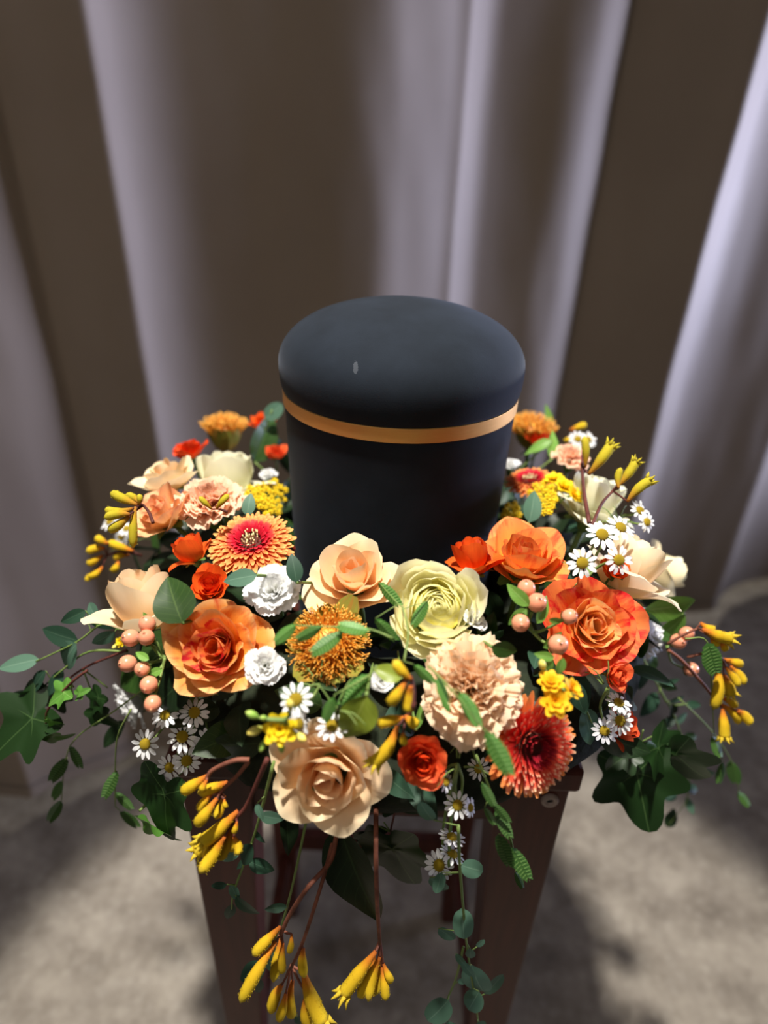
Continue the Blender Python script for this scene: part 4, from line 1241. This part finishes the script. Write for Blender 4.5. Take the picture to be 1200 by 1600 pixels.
def paw_M(x0, y0, x1, y1, wpx, lift, Y, roll, pitch=0.0):
    M = leaf_M(x0, y0, x1, y1, lift, Y, roll, pitch)
    ln = M.to_3x3().col[0].length
    a = M.translation
    k = wpx * depth(a) / F_PX / 0.26 / ln
    R = M.to_3x3() @ Matrix.Diagonal((1, k, k))
    return Matrix.Translation(a) @ R.to_4x4()
def kangaroo(label, stems, flowers, lift=0.03, Y=None, mat='y', sm=None, sr=0.0022, seed=0):
    """stems: lists of (px, py); flowers: (x0, y0, x1, y1, width px, opened)"""
    rs = random.Random(seed)
    q0 = stems[0][0]
    b = spot(q0[0], q0[1], lift * 0.5, q0[2] if len(q0) > 2 else Y)
    sp = Sprig('kangaroo_paw_sprig', label, 'kangaroo paw', b)
    for i, st in enumerate(stems):
        pts = [spot(q[0], q[1], lift * 0.8 + 0.001 * k, q[2] if len(q) > 2 else Y) for k, q in enumerate(st)]
        sp.stem(pts, sr if i == 0 else sr * 0.8, sm or M_TWIG, 0.75, 8)
    ends = [q for st in stems for q in st]
    for i, (x0, y0, x1, y1, w, op) in enumerate(flowers):
        l = lift + rs.uniform(-0.006, 0.008)
        sp.put('paw_flower', PAW[mat, op, i % 3], paw_M(x0, y0, x1, y1, w, l, Y, rs.uniform(-0.8, 0.8), rs.uniform(-0.25, 0.25)))
        e = min(ends, key=lambda q: (q[0] - x0) ** 2 + (q[1] - y0) ** 2)
        a, c = spot(e[0], e[1], lift * 0.8, Y), spot(x0, y0, l, Y)
        if (a - c).length > 0.003:
            sp.stem([a, a.lerp(c, 0.5) + BV * 0.001, c], sr * 0.55, sm or M_TWIG, 0.8, 6, 'branch')
    return sp.o
kangaroo('upright kangaroo paw with dark red stems, back right', [[(886, 815), (881, 770), (880, 735), (882, 712)], [(890, 818), (905, 788), (921, 770), (930, 758)]], [(880, 738, 877, 690, 12, 0), (883, 748, 922, 698, 15, 1), (919, 768, 924, 735, 11, 0), (924, 764, 956, 722, 13, 1), (928, 786, 968, 750, 14, 1)], 0.07, None, 'o', M_TWIG_D, 0.0016, 1)
kangaroo('yellow kangaroo paw arching out at the right edge', [[(1030, 1008), (1052, 1026), (1078, 1055), (1098, 1080), (1108, 1094)], [(1060, 1020), (1090, 1014), (1112, 1022)], [(1030, 1000), (1055, 985), (1074, 976)]], [(1072, 974, 1128, 993, 17, 1), (1080, 968, 1102, 979, 13, 0), (1089, 988, 1101, 1001, 10, 0), (1104, 996, 1115, 1008, 12, 0), (1101, 1027, 1093, 1098, 17, 0), (1107, 1030, 1128, 1060, 13, 0), (1112, 1045, 1129, 1081, 15, 1), (1117, 1024, 1149, 1033, 13, 0), (1122, 1032, 1146, 1060, 14, 0), (1109, 1080, 1136, 1094, 13, 0), (1109, 1091, 1140, 1120, 15, 0), (1126, 1095, 1151, 1117, 16, 0), (1105, 1093, 1105, 1142, 15, 1)], 0.02, -0.10, 'y', M_TWIG, 0.0016, 2)
kangaroo('short yellow kangaroo paw below the left daisies', [[(398, 1172), (376, 1172), (345, 1185), (336, 1196)], [(396, 1176), (380, 1195), (362, 1212), (354, 1222)]], [(335, 1195, 293, 1223, 18, 0), (338, 1196, 330, 1216, 12, 0), (363, 1208, 316, 1228, 18, 0), (342, 1222, 320, 1250, 14, 0), (355, 1220, 322, 1262, 18, 0), (360, 1226, 348, 1260, 14, 0), (363, 1226, 366, 1240, 8, 0)], 0.02, -0.245, 'y', M_TWIG, 0.0017, 3)
kangaroo('yellow kangaroo paw in front of the stool\'s left leg', [[(425, 1170), (410, 1205), (394, 1240), (378, 1258)]], [(381, 1248, 318, 1304, 20, 1), (355, 1283, 311, 1314, 20, 1), (366, 1275, 330, 1328, 20, 0), (370, 1272, 351, 1328, 20, 0), (371, 1280, 370, 1314, 15, 0), (380, 1276, 389, 1302, 13, 0), (384, 1255, 378, 1275, 9, 0)], 0.02, -0.25, 'y', M_TWIG_D, 0.0017, 4)
kangaroo('lowest yellow kangaroo paw hanging under the peach rose', [[(540, 1215, -0.20), (528, 1290, -0.235), (518, 1326, -0.25), (487, 1360), (460, 1400), (446, 1430)], [(540, 1225, -0.20), (522, 1300, -0.235), (508, 1352, -0.255), (490, 1410), (476, 1450), (460, 1484)]], [(446, 1416, 404, 1455, 17, 0), (441, 1432, 389, 1512, 19, 0), (444, 1446, 434, 1504, 16, 0), (450, 1440, 447, 1496, 13, 0), (462, 1430, 458, 1460, 10, 0), (480, 1450, 480, 1500, 15, 0), (478, 1490, 514, 1572, 22, 1), (462, 1508, 459, 1576, 18, 0), (448, 1505, 427, 1560, 18, 0), (455, 1512, 442, 1562, 15, 0), (485, 1510, 490, 1572, 16, 0)], 0.02, -0.265, 'y', M_TWIG, 0.0019, 5)
kangaroo('single-stemmed yellow kangaroo paw hanging straight down, centre front', [[(588, 1190, -0.19), (588, 1262, -0.235), (588, 1320, -0.255), (590, 1390), (594, 1446)]], [(588, 1450, 532, 1525, 19, 1), (584, 1463, 562, 1530, 19, 0), (592, 1470, 586, 1528, 17, 0), (597, 1474, 603, 1522, 14, 0), (599, 1470, 612, 1500, 12, 0), (594, 1460, 575, 1528, 16, 0)], 0.02, -0.262, 'y', M_TWIG, 0.0019, 6)
kangaroo('three yellow kangaroo paw tubes right of the pincushion flower', [[(640, 1075), (641, 1050), (638, 1030)]], [(638, 1030, 609, 999, 17, 0), (630, 1034, 603, 1073, 18, 0), (637, 1040, 632, 1085, 19, 0)], 0.05, None, 'y', M_TWIG_D, 0.0015, 7)
kangaroo('yellow kangaroo paw tubes beside the lowest peach rose\'s top', [[(645, 1085), (640, 1098), (632, 1106)]], [(633, 1107, 587, 1121, 18, 0), (620, 1114, 578, 1182, 19, 1), (628, 1120, 630, 1140, 12, 0), (630, 1102, 652, 1118, 17, 0)], 0.02, -0.245, 'y', M_TWIG_D, 0.0015, 8)
kangaroo('olive-yellow kangaroo paw over the faded rose, left', [[(268, 815), (262, 800), (254, 790)]], [(252, 790, 206, 770, 15, 0), (250, 795, 206, 798, 15, 0), (247, 803, 207, 808, 15, 0), (243, 806, 209, 830, 15, 0), (252, 793, 251, 856, 13, 0), (250, 786, 228, 774, 13, 0), (255, 790, 256, 773, 9, 0)], 0.05, None, 'o', M_TWIG_D, 0.0013, 9)
kangaroo('blurred yellow kangaroo paw at the ring\'s far left edge', [[(222, 868), (190, 862), (168, 868)]], [(210, 861, 170, 846, 13, 0), (200, 868, 176, 872, 12, 0), (166, 856, 137, 861, 13, 0), (160, 868, 137, 882, 12, 0), (166, 884, 146, 902, 11, 0), (152, 890, 134, 908, 10, 0), (172, 850, 152, 838, 12, 0), (188, 876, 178, 894, 11, 0)], 0.0, -0.02, 'y', M_TWIG_D, 0.0013, 10)
kangaroo('two olive kangaroo paw tubes on the salmon carnation', [[(378, 800), (368, 796)]], [(362, 796, 344, 777, 9, 0), (368, 796, 388, 773, 10, 0)], 0.06, None, 'o', M_TWIG_D, 0.0012, 11)
kangaroo('small yellow kangaroo paw at the back right rim', [[(890, 690), (896, 676)]], [(890, 672, 916, 663, 11, 0), (896, 676, 884, 690, 10, 0)], 0.0, 0.14, 'y', M_TWIG_D, 0.0012, 12)

# ------------------------------------------------------------------ sea oats
M_OAT = leaf_mat('sea_oats_green', srgb(76, 128, 50), srgb(150, 186, 110), rough=0.5, side=False, vary=0.25, veinw=0.08)
M_OAT_D = leaf_mat('sea_oats_dark_green', srgb(52, 88, 36), srgb(110, 140, 76), rough=0.5, side=False, vary=0.25, veinw=0.08)
def oat_mesh(mat, seed, n=9):
    """a flat seed head: overlapping pointed scales in two ranks along +X"""
    mb = MB()
    for i in range(n):
        t = i / n
        w = 0.34 * math.sin(PI * (0.16 + 0.78 * t)) ** 0.8
        for sgn in (-1, 1):
            x0 = t * 0.82 + (0.03 if sgn > 0 else 0.0)
            ln = 0.22 + 0.10 * w
            tip = Vector((x0 + ln, sgn * w * 0.5, 0.01))
            b = Vector((x0, 0, 0.012 * i % 0.02))
            side = Vector((x0 + ln * 0.45, sgn * (w * 0.52 + 0.02), -0.015))
            inn = Vector((x0 + ln * 0.55, sgn * 0.005, 0.035))
            mb.add([b, side, tip, inn], [(0, 1, 2, 3)], [(0.0, t), (0.2, t), (0.5 + 0.3, t), (0.5, t)])
    mb.add([Vector((0, 0, 0)), Vector((0.5, 0.05, -0.02)), Vector((1, 0, 0)), Vector((0.5, -0.05, -0.02))], [(0, 1, 2, 3)])
    return mb.mesh('seed_head', mat, True)
OAT = [oat_mesh(M_OAT, k, 9 + k) for k in range(2)] + [oat_mesh(M_OAT_D, k, 9 + k) for k in range(2)]
def sea_oats(label, stem, heads, lift=0.06, Y=None, dark=0, seed=0, wf=1.0):
    rs = random.Random(seed)
    b = spot(*stem[0], lift * 0.8, Y)
    sp = Sprig('sea_oats_sprig', label, 'grass', b)
    sp.stem([spot(x, y, lift, Y) for x, y in stem], 0.0007, M_THIN, 0.7, 5)
    for i, (x0, y0, x1, y1) in enumerate(heads):
        l = lift + rs.uniform(-0.004, 0.006)
        sp.put('seed_head', OAT[(i % 2) + 2 * dark], leaf_M(x0, y0, x1, y1, l, Y, rs.uniform(-0.5, 0.5), rs.uniform(-0.3, 0.3), wf))
        e = min(stem, key=lambda q: (q[0] - x0) ** 2 + (q[1] - y0) ** 2)
        sp.stem([spot(*e, lift, Y), spot(x0, y0, l, Y)], 0.0004, M_THIN, 0.8, 4, 'stalk')
    return sp.o
sea_oats('green flat seed heads across the pale yellow rose', [(628, 1010), (634, 970), (627, 937), (620, 930)], [(592, 900, 628, 938), (663, 926, 637, 968), (588, 949, 623, 988), (642, 1016, 676, 1048)], 0.04, seed=1)
sea_oats('row of green flat seed heads across the pincushion flower', [(612, 975), (580, 963), (540, 960), (480, 958)], [(580, 964, 526, 955), (544, 968, 491, 1002), (515, 958, 472, 979), (479, 956, 441, 987)], 0.045, seed=2)
sea_oats('two green seed heads hanging below the pincushion flower', [(590, 1015), (578, 1030), (531, 1056)], [(578, 1029, 531, 1084), (531, 1058, 513, 1102)], 0.04, seed=3)
sea_oats('green seed heads draped over the large peach carnation', [(660, 1010), (690, 1040), (735, 1095), (740, 1100)], [(673, 1026, 688, 1068), (704, 1046, 737, 1104), (737, 1092, 774, 1162), (690, 1075, 677, 1050)], 0.05, seed=4)
sea_oats('long green seed heads hanging before the stool\'s right leg', [(744, 1180), (768, 1240), (795, 1300), (805, 1345)], [(752, 1220, 771, 1256), (755, 1255, 770, 1280), (776, 1268, 798, 1310), (778, 1300, 800, 1362), (798, 1322, 828, 1376), (804, 1360, 818, 1390), (770, 1255, 797, 1285)], 0.0, -0.27, 1, seed=5)
sea_oats('dark green seed heads dangling at the far left', [(240, 1065), (180, 1110), (120, 1152), (102, 1190), (96, 1250)], [(113, 1162, 131, 1200), (104, 1185, 79, 1222), (98, 1220, 81, 1250), (100, 1248, 82, 1279)], 0.0, -0.16, 1, seed=6, wf=1.25)
sea_oats('dark green seed heads dangling beside the lower left ivy leaf', [(205, 1108), (184, 1150), (180, 1205), (180, 1260)], [(183, 1205, 162, 1248), (177, 1240, 204, 1270), (185, 1270, 211, 1303)], 0.0, -0.18, 1, seed=7)
sea_oats('two lone green seed heads dangling at the far right', [(1060, 1090), (1110, 1140), (1143, 1190), (1155, 1236)], [(1143, 1190, 1158, 1231), (1150, 1236, 1172, 1261)], 0.0, -0.08, 1, seed=8, wf=1.2)
sea_oats('green seed heads among kangaroo paw on the right', [(1040, 985), (1072, 990), (1080, 1060), (1085, 1125)], [(1072, 990, 1093, 1046), (1078, 1126, 1092, 1162), (1095, 1165, 1086, 1200)], 0.035, -0.10, 1, seed=9, wf=1.5)

# ------------------------------------------------------------------ eucalyptus
def eucalyptus(label, stems, leaves, Y, lift=0.0, kinds=('euc',), seed=0, sr=0.0011, name='eucalyptus_sprig'):
    rs = random.Random(seed)
    b = spot(*stems[0][0], lift, Y)
    sp = Sprig(name, label, 'eucalyptus', b)
    for st in stems:
        sp.stem([spot(x, y, lift, Y) for x, y in st], sr, M_THIN, 0.6, 6)
    ends = [q for st in stems for q in smooth_path([Vector((x, y, 0)) for x, y in st], 4)]
    for i, L in enumerate(leaves):
        x0, y0, x1, y1 = L[:4]
        w = L[4] if len(L) > 4 else 1.0
        k = kinds[i % len(kinds)]
        l = lift + rs.uniform(-0.006, 0.006)
        sp.put('leaf', ME[k, i % 3], leaf_M(x0, y0, x1, y1, l, Y, rs.uniform(-0.5, 0.5), rs.uniform(-0.4, 0.4), w))
        e = min(ends, key=lambda q: (q.x - x0) ** 2 + (q.y - y0) ** 2)
        a, c = spot(e.x, e.y, lift, Y), spot(x0, y0, l, Y)
        if (a - c).length > 0.0015:
            sp.stem([a, c], 0.0005, M_THIN, 0.9, 4, 'stalk')
    return sp.o
eucalyptus('grey-green eucalyptus sprig reaching out at the far left', [[(190, 985), (160, 975), (120, 1003), (56, 1034)], [(200, 1018), (140, 1018), (100, 1045), (60, 1080)]], [(56, 1032, -2, 1043), (119, 1002, 54, 987), (121, 1005, 75, 1052), (130, 966, 171, 987), (182, 986, 144, 1010), (136, 953, 104, 972), (60, 1078, -2, 1110), (72, 1048, 38, 1085), (150, 968, 120, 945), (95, 1048, 70, 1090)], -0.14, 0.0, ('euc', 'eucd'), 1)
eucalyptus('thin eucalyptus trail hanging before the stool\'s left leg', [[(428, 1190), (402, 1290), (385, 1340), (365, 1395), (362, 1420)], [(490, 1230), (448, 1420), (415, 1510), (402, 1530)], [(440, 1450), (425, 1490)], [(450, 1560), (470, 1600)]], [(397, 1313, 373, 1358, 1.2), (373, 1337, 334, 1342), (390, 1343, 428, 1360), (355, 1380, 326, 1390), (360, 1382, 373, 1408), (372, 1393, 401, 1431), (363, 1413, 350, 1452), (403, 1280, 441, 1293), (414, 1509, 368, 1538), (403, 1527, 402, 1568), (422, 1478, 430, 1530), (462, 1580, 490, 1602), (450, 1410, 416, 1412), (404, 1250, 412, 1275), (398, 1300, 410, 1318), (384, 1345, 368, 1362)], -0.262, 0.0, ('eucd', 'euc', 'eucd'), 2)
eucalyptus('eucalyptus trail with round leaves hanging low at the centre right', [[(716, 1290), (718, 1345), (724, 1422), (731, 1490), (742, 1560), (748, 1602)], [(724, 1480), (712, 1530), (698, 1562)]], [(723, 1423, 727, 1479, 1.0), (734, 1480, 737, 1509), (738, 1516, 757, 1581, 0.9), (758, 1558, 789, 1531, 1.3), (700, 1556, 668, 1590, 1.3), (716, 1540, 730, 1537), (712, 1490, 730, 1512), (686, 1458, 712, 1476), (677, 1284, 655, 1257), (745, 1480, 756, 1466), (748, 1545, 730, 1580, 1.2), (700, 1590, 706, 1618, 1.4), (745, 1590, 752, 1620, 1.4), (672, 1376, 700, 1400), (720, 1350, 756, 1362), (690, 1365, 682, 1398), (722, 1500, 740, 1528)], -0.272, 0.0, ('eucr', 'euc', 'eucr', 'eucr', 'eucr'), 3)
eucalyptus('blue-green eucalyptus leaves right of the double gerbera', [[(890, 1050), (908, 1090), (925, 1130)]], [(897, 1050, 926, 1122, 1.3), (915, 1110, 937, 1172, 1.2), (890, 1060, 905, 1110)], -0.205, 0.0, ('eucd', 'euc'), 4)
eucalyptus('small dark leaves trailing from the right of the ring', [[(1000, 1020), (1030, 1075), (1058, 1130), (1070, 1190), (1075, 1250)], [(1030, 1075), (1045, 1100), (1075, 1100)]], [(1010, 1040, 995, 1075), (1025, 1060, 1050, 1075), (1030, 1085, 1006, 1118), (1045, 1095, 1075, 1092, .8), (1072, 1100, 1098, 1102), (1050, 1100, 1058, 1132), (1058, 1120, 1030, 1140), (1058, 1130, 1085, 1122), (1062, 1150, 1035, 1165), (1064, 1150, 1092, 1150), (1068, 1170, 1045, 1190), (1070, 1180, 1096, 1176), (1072, 1200, 1118, 1212), (1073, 1215, 1056, 1240), (1075, 1235, 1100, 1236), (1075, 1250, 1088, 1276), (1068, 1165, 1075, 1190), (1016, 1050, 1030, 1020), (1040, 1070, 1062, 1062), (1060, 1240, 1046, 1262), (1085, 1205, 1098, 1230), (1040, 1290, 1052, 1262, 1.3)], -0.06, 0.0, ('eucd', 'dark', 'eucd', 'euc'), 5)
eucalyptus('teal eucalyptus leaves behind the urn\'s left side', [[(400, 720), (412, 680), (425, 640)]], [(415, 655, 442, 632, 1.2), (405, 690, 425, 662), (418, 700, 440, 688), (400, 715, 425, 708)], 0.12, 0.0, ('eucr', 'bright', 'euc'), 6)

# ------------------------------------------------------------------ ivy, salal and other single leaves
def ivy(label, stem, leaves, Y, lift=0.0, seed=0, kinds=('ivy',)):
    rs = random.Random(seed)
    b = spot(*stem[0], lift, Y)
    sp = Sprig('ivy_trail', label, 'ivy', b)
    sp.stem([spot(x, y, lift, Y) for x, y in stem], 0.0012, M_TWIG_D, 0.7)
    for i, L in enumerate(leaves):
        x0, y0, x1, y1 = L[:4]
        roll = L[4] if len(L) > 4 else rs.uniform(-0.5, 0.5)
        k = kinds[i % len(kinds)]
        sp.put('leaf', ME[k, i % 3], leaf_M(x0, y0, x1, y1, lift + rs.uniform(-0.004, 0.012), Y, roll, rs.uniform(-0.25, 0.25)))
        e = min(stem, key=lambda q: (q[0] - x0) ** 2 + (q[1] - y0) ** 2)
        sp.stem([spot(*e, lift, Y), spot(x0, y0, lift, Y)], 0.0007, M_THIN, 0.9, 5, 'stalk')
    return sp.o
ivy('dark ivy trail hanging at the lower right', [(965, 1060), (985, 1120), (1000, 1160), (1040, 1180)], [(985, 1160, 1010, 1300, 0.2), (1005, 1140, 1065, 1215, -0.5), (1030, 1145, 1098, 1245, 0.7), (988, 1165, 940, 1195, 0.5), (1015, 1200, 1062, 1262, 0.9)], -0.15, 0.0, 1)
ivy('dark ivy leaves at the far left edge under eucalyptus', [(190, 1020), (120, 1050), (70, 1090)], [(90, 1092, -12, 1172, 0.5), (80, 1080, 20, 1130, -0.6), (140, 1100, 175, 1140, 0.4), (160, 1080, 130, 1120, 0.4)], -0.15, -0.01, 2)
ivy('small light green curled ivy leaves at the left', [(150, 1040), (125, 1060), (90, 1100), (88, 1130)], [(130, 1066, 82, 1090, 0.6), (88, 1110, 112, 1128, 0.7), (88, 1130, 124, 1154, 0.6), (128, 1082, 150, 1068, -0.5)], -0.155, 0.015, 3, ('ivyp',))
ivy('dark ivy leaves hanging behind the peach rose and stems', [(600, 1190), (620, 1240), (610, 1300)], [(610, 1225, 655, 1290, 0.2), (600, 1285, 640, 1420, 0.4), (590, 1290, 560, 1340, -0.6), (660, 1240, 690, 1225, 0.3)], -0.215, 0.0, 4)
single_leaf('ivy_leaf', 'broad wavy green ivy leaf hanging at the lower left', 'ivy', 268, 1200, 232, 1328, 0.0, -0.22, 0.45, 0.0, 2, 1.0)
single_leaf('ivy_leaf', 'small bright green curled ivy leaf at the lower left tip', 'ivyp', 222, 1262, 268, 1328, 0.005, -0.222, 0.9, 0.0, 1, 0.8)
single_leaf('long_leaf', 'long dark folded leaf hanging below the peach rose', 'strap', 530, 1290, 582, 1452, 0.0, -0.245, 0.5, 0.0, 2, 1.3)
single_leaf('long_leaf', 'narrow green leaf at the left under the peach rose', 'strap', 445, 1255, 456, 1340, 0.0, -0.245, -0.7, 0.0, 1, 1.0)
single_leaf('salal_leaf', 'round dark green leaf between cream rose and small orange rose', 'salal', 300, 965, 270, 895, 0.02, None, 0.1, 0.0, 2, 1.25)
single_leaf('salal_leaf', 'dark green leaf under the left gerbera beside peach rose', 'eucd', 470, 905, 462, 860, 0.02, None, 0.2, 0.0, 1, 1.2)
single_leaf('eucalyptus_leaf', 'grey-green leaf tip between gerbera and white carnation', 'euc', 415, 892, 360, 900, 0.03, None, 0.3, 0.0, 1)
single_leaf('eucalyptus_leaf', 'teal oval leaf leaning on the urn\'s lower right side', 'euc', 815, 815, 828, 766, 0.03, None, 0.1, 0.0, 2)
single_leaf('eucalyptus_leaf', 'small teal leaf in front of the left button cluster', 'euc', 402, 805, 407, 770, 0.04, None, 0.1, 0.0, 2)
single_leaf('olive_leaf', 'broad olive-green leaf above the lowest peach rose', 'olive', 575, 1060, 545, 1138, 0.035, None, -0.2, 0.0, 1, 1.2)
single_leaf('olive_leaf', 'light green curled leaf above the small white bud', 'olive', 625, 1040, 582, 1022, 0.03, None, 0.4, 0.0, 0)
single_leaf('bright_leaf', 'large light green leaf at the right above kangaroo paw', 'bright', 998, 950, 1088, 948, 0.01, -0.07, 0.5, 0.0, 1, 1.1)
single_leaf('bright_leaf', 'folded green leaf below the large light green one', 'bright', 1070, 960, 1025, 1015, 0.0, -0.07, -0.5, 0.0, 2, 1.2)
single_leaf('lance_leaf', 'slim upright green leaf at the back right', 'lance', 862, 718, 868, 670, 0.0, 0.08, 0.2, 0.0, 1, 1.6)
single_leaf('lance_leaf', 'slim green leaf pointing left at the back right', 'lance', 862, 688, 820, 705, 0.0, 0.09, 0.4, 0.0, 2, 1.5)
single_leaf('lance_leaf', 'pale green leaf tip above the back right pincushion', 'lance', 858, 668, 856, 630, 0.0, 0.16, 0.4, 0.0, 0, 1.6)
single_leaf('salal_leaf', 'dark green upright leaf against the urn\'s left wall', 'salal', 398, 722, 432, 648, 0.0, 0.10, 0.6, 0.0, 1, 0.8)
single_leaf('salal_leaf', 'dark leaf behind the white sideways carnation, lower left', 'salal', 240, 1040, 175, 1075, -0.005, -0.12, 0.3, 0.0, 1, 1.2)
single_leaf('salal_leaf', 'broad dark leaf behind the left berry cluster', 'salal', 272, 995, 212, 1052, -0.01, None, 0.2, 0.1, 0, 1.2)
single_leaf('salal_leaf', 'dark pointed leaf between left berries and left daisies', 'dark', 290, 1062, 222, 1112, -0.01, None, 0.3, 0.0, 2, 1.3)
single_leaf('salal_leaf', 'narrow dark leaf pointing down below the sideways carnation', 'dark', 196, 1126, 156, 1170, 0.0, -0.12, 0.3, 0.0, 0, 0.8)
single_leaf('bright_leaf', 'slim light green leaf just above the coral spray rose', 'lance', 650, 1140, 665, 1092, 0.0, -0.25, 0.2, 0.0, 1)
single_leaf('salal_leaf', 'dark green leaf left of the hypericum between the blooms', 'salal', 760, 1000, 800, 1010, 0.02, None, 0.3, 0.0, 0, 1.2)

# ================================================================== WREATH BASE
def wreath():
    foam = plain_mat('dark_moss_foam', srgb(22, 30, 18), srgb(36, 44, 26), scale=120, rough=0.95, bump=0.6)
    root = thing('wreath_base', 'dark leafy ring base lying round the urn under all blooms', 'wreath', Matrix.Translation((UX, 0, TOP)))
    V, U = [], []
    nM, nm = 72, 20
    for i in range(nM):
        for j in range(nm):
            a, b = 2 * PI * i / nM, 2 * PI * j / nm
            r = 0.176 + 0.066 * math.cos(b)
            z = 0.045 + 0.044 * math.sin(b)
            k = 1 + 0.03 * noise.noise(Vector((math.cos(a) * 6, math.sin(a) * 6, b * 2)))
            V.append((r * math.cos(a) * k, r * math.sin(a) * k, max(z, 0.001)))
    F = []
    for i in range(nM):
        for j in range(nm):
            p, q = i * nm, ((i + 1) % nM) * nm
            F.append((p + j, q + j, q + (j + 1) % nm, p + (j + 1) % nm))
    part('foam_ring', mesh('foam_ring', V, F, foam), root)
    rs = random.Random(42)
    for i in range(290):
        a = 2 * PI * i / 290 * 7 + rs.uniform(-0.2, 0.2)
        b = rs.uniform(0.25, 2.8)
        r = 0.176 + 0.070 * math.cos(b)
        z = 0.046 + 0.052 * math.sin(b)
        p = Vector((r * math.cos(a), r * math.sin(a), z))
        n = Vector((math.cos(b) * math.cos(a), math.cos(b) * math.sin(a), math.sin(b))).normalized()
        out = Vector((math.cos(a), math.sin(a), 0))
        tdir = (n * rs.uniform(0.2, 0.7) + out * rs.uniform(0.0, 0.6) + Vector((rs.uniform(-1, 1), rs.uniform(-1, 1), rs.uniform(-0.2, 0.5)))).normalized()
        ln = rs.uniform(0.024, 0.042)
        tip = p + tdir * ln
        if math.hypot(tip.x, tip.y) < 0.108:
            continue
        ey = n.cross(tdir).normalized()
        ez = tdir.cross(ey)
        M = Matrix(((tdir.x * ln, ey.x * ln, ez.x * ln, p.x), (tdir.y * ln, ey.y * ln, ez.y * ln, p.y), (tdir.z * ln, ey.z * ln, ez.z * ln, p.z), (0, 0, 0, 1)))
        part('leaf', ME[rs.choice(['dark', 'dark', 'salal', 'dark', 'eucd']), rs.randrange(3)], root, M)
wreath()
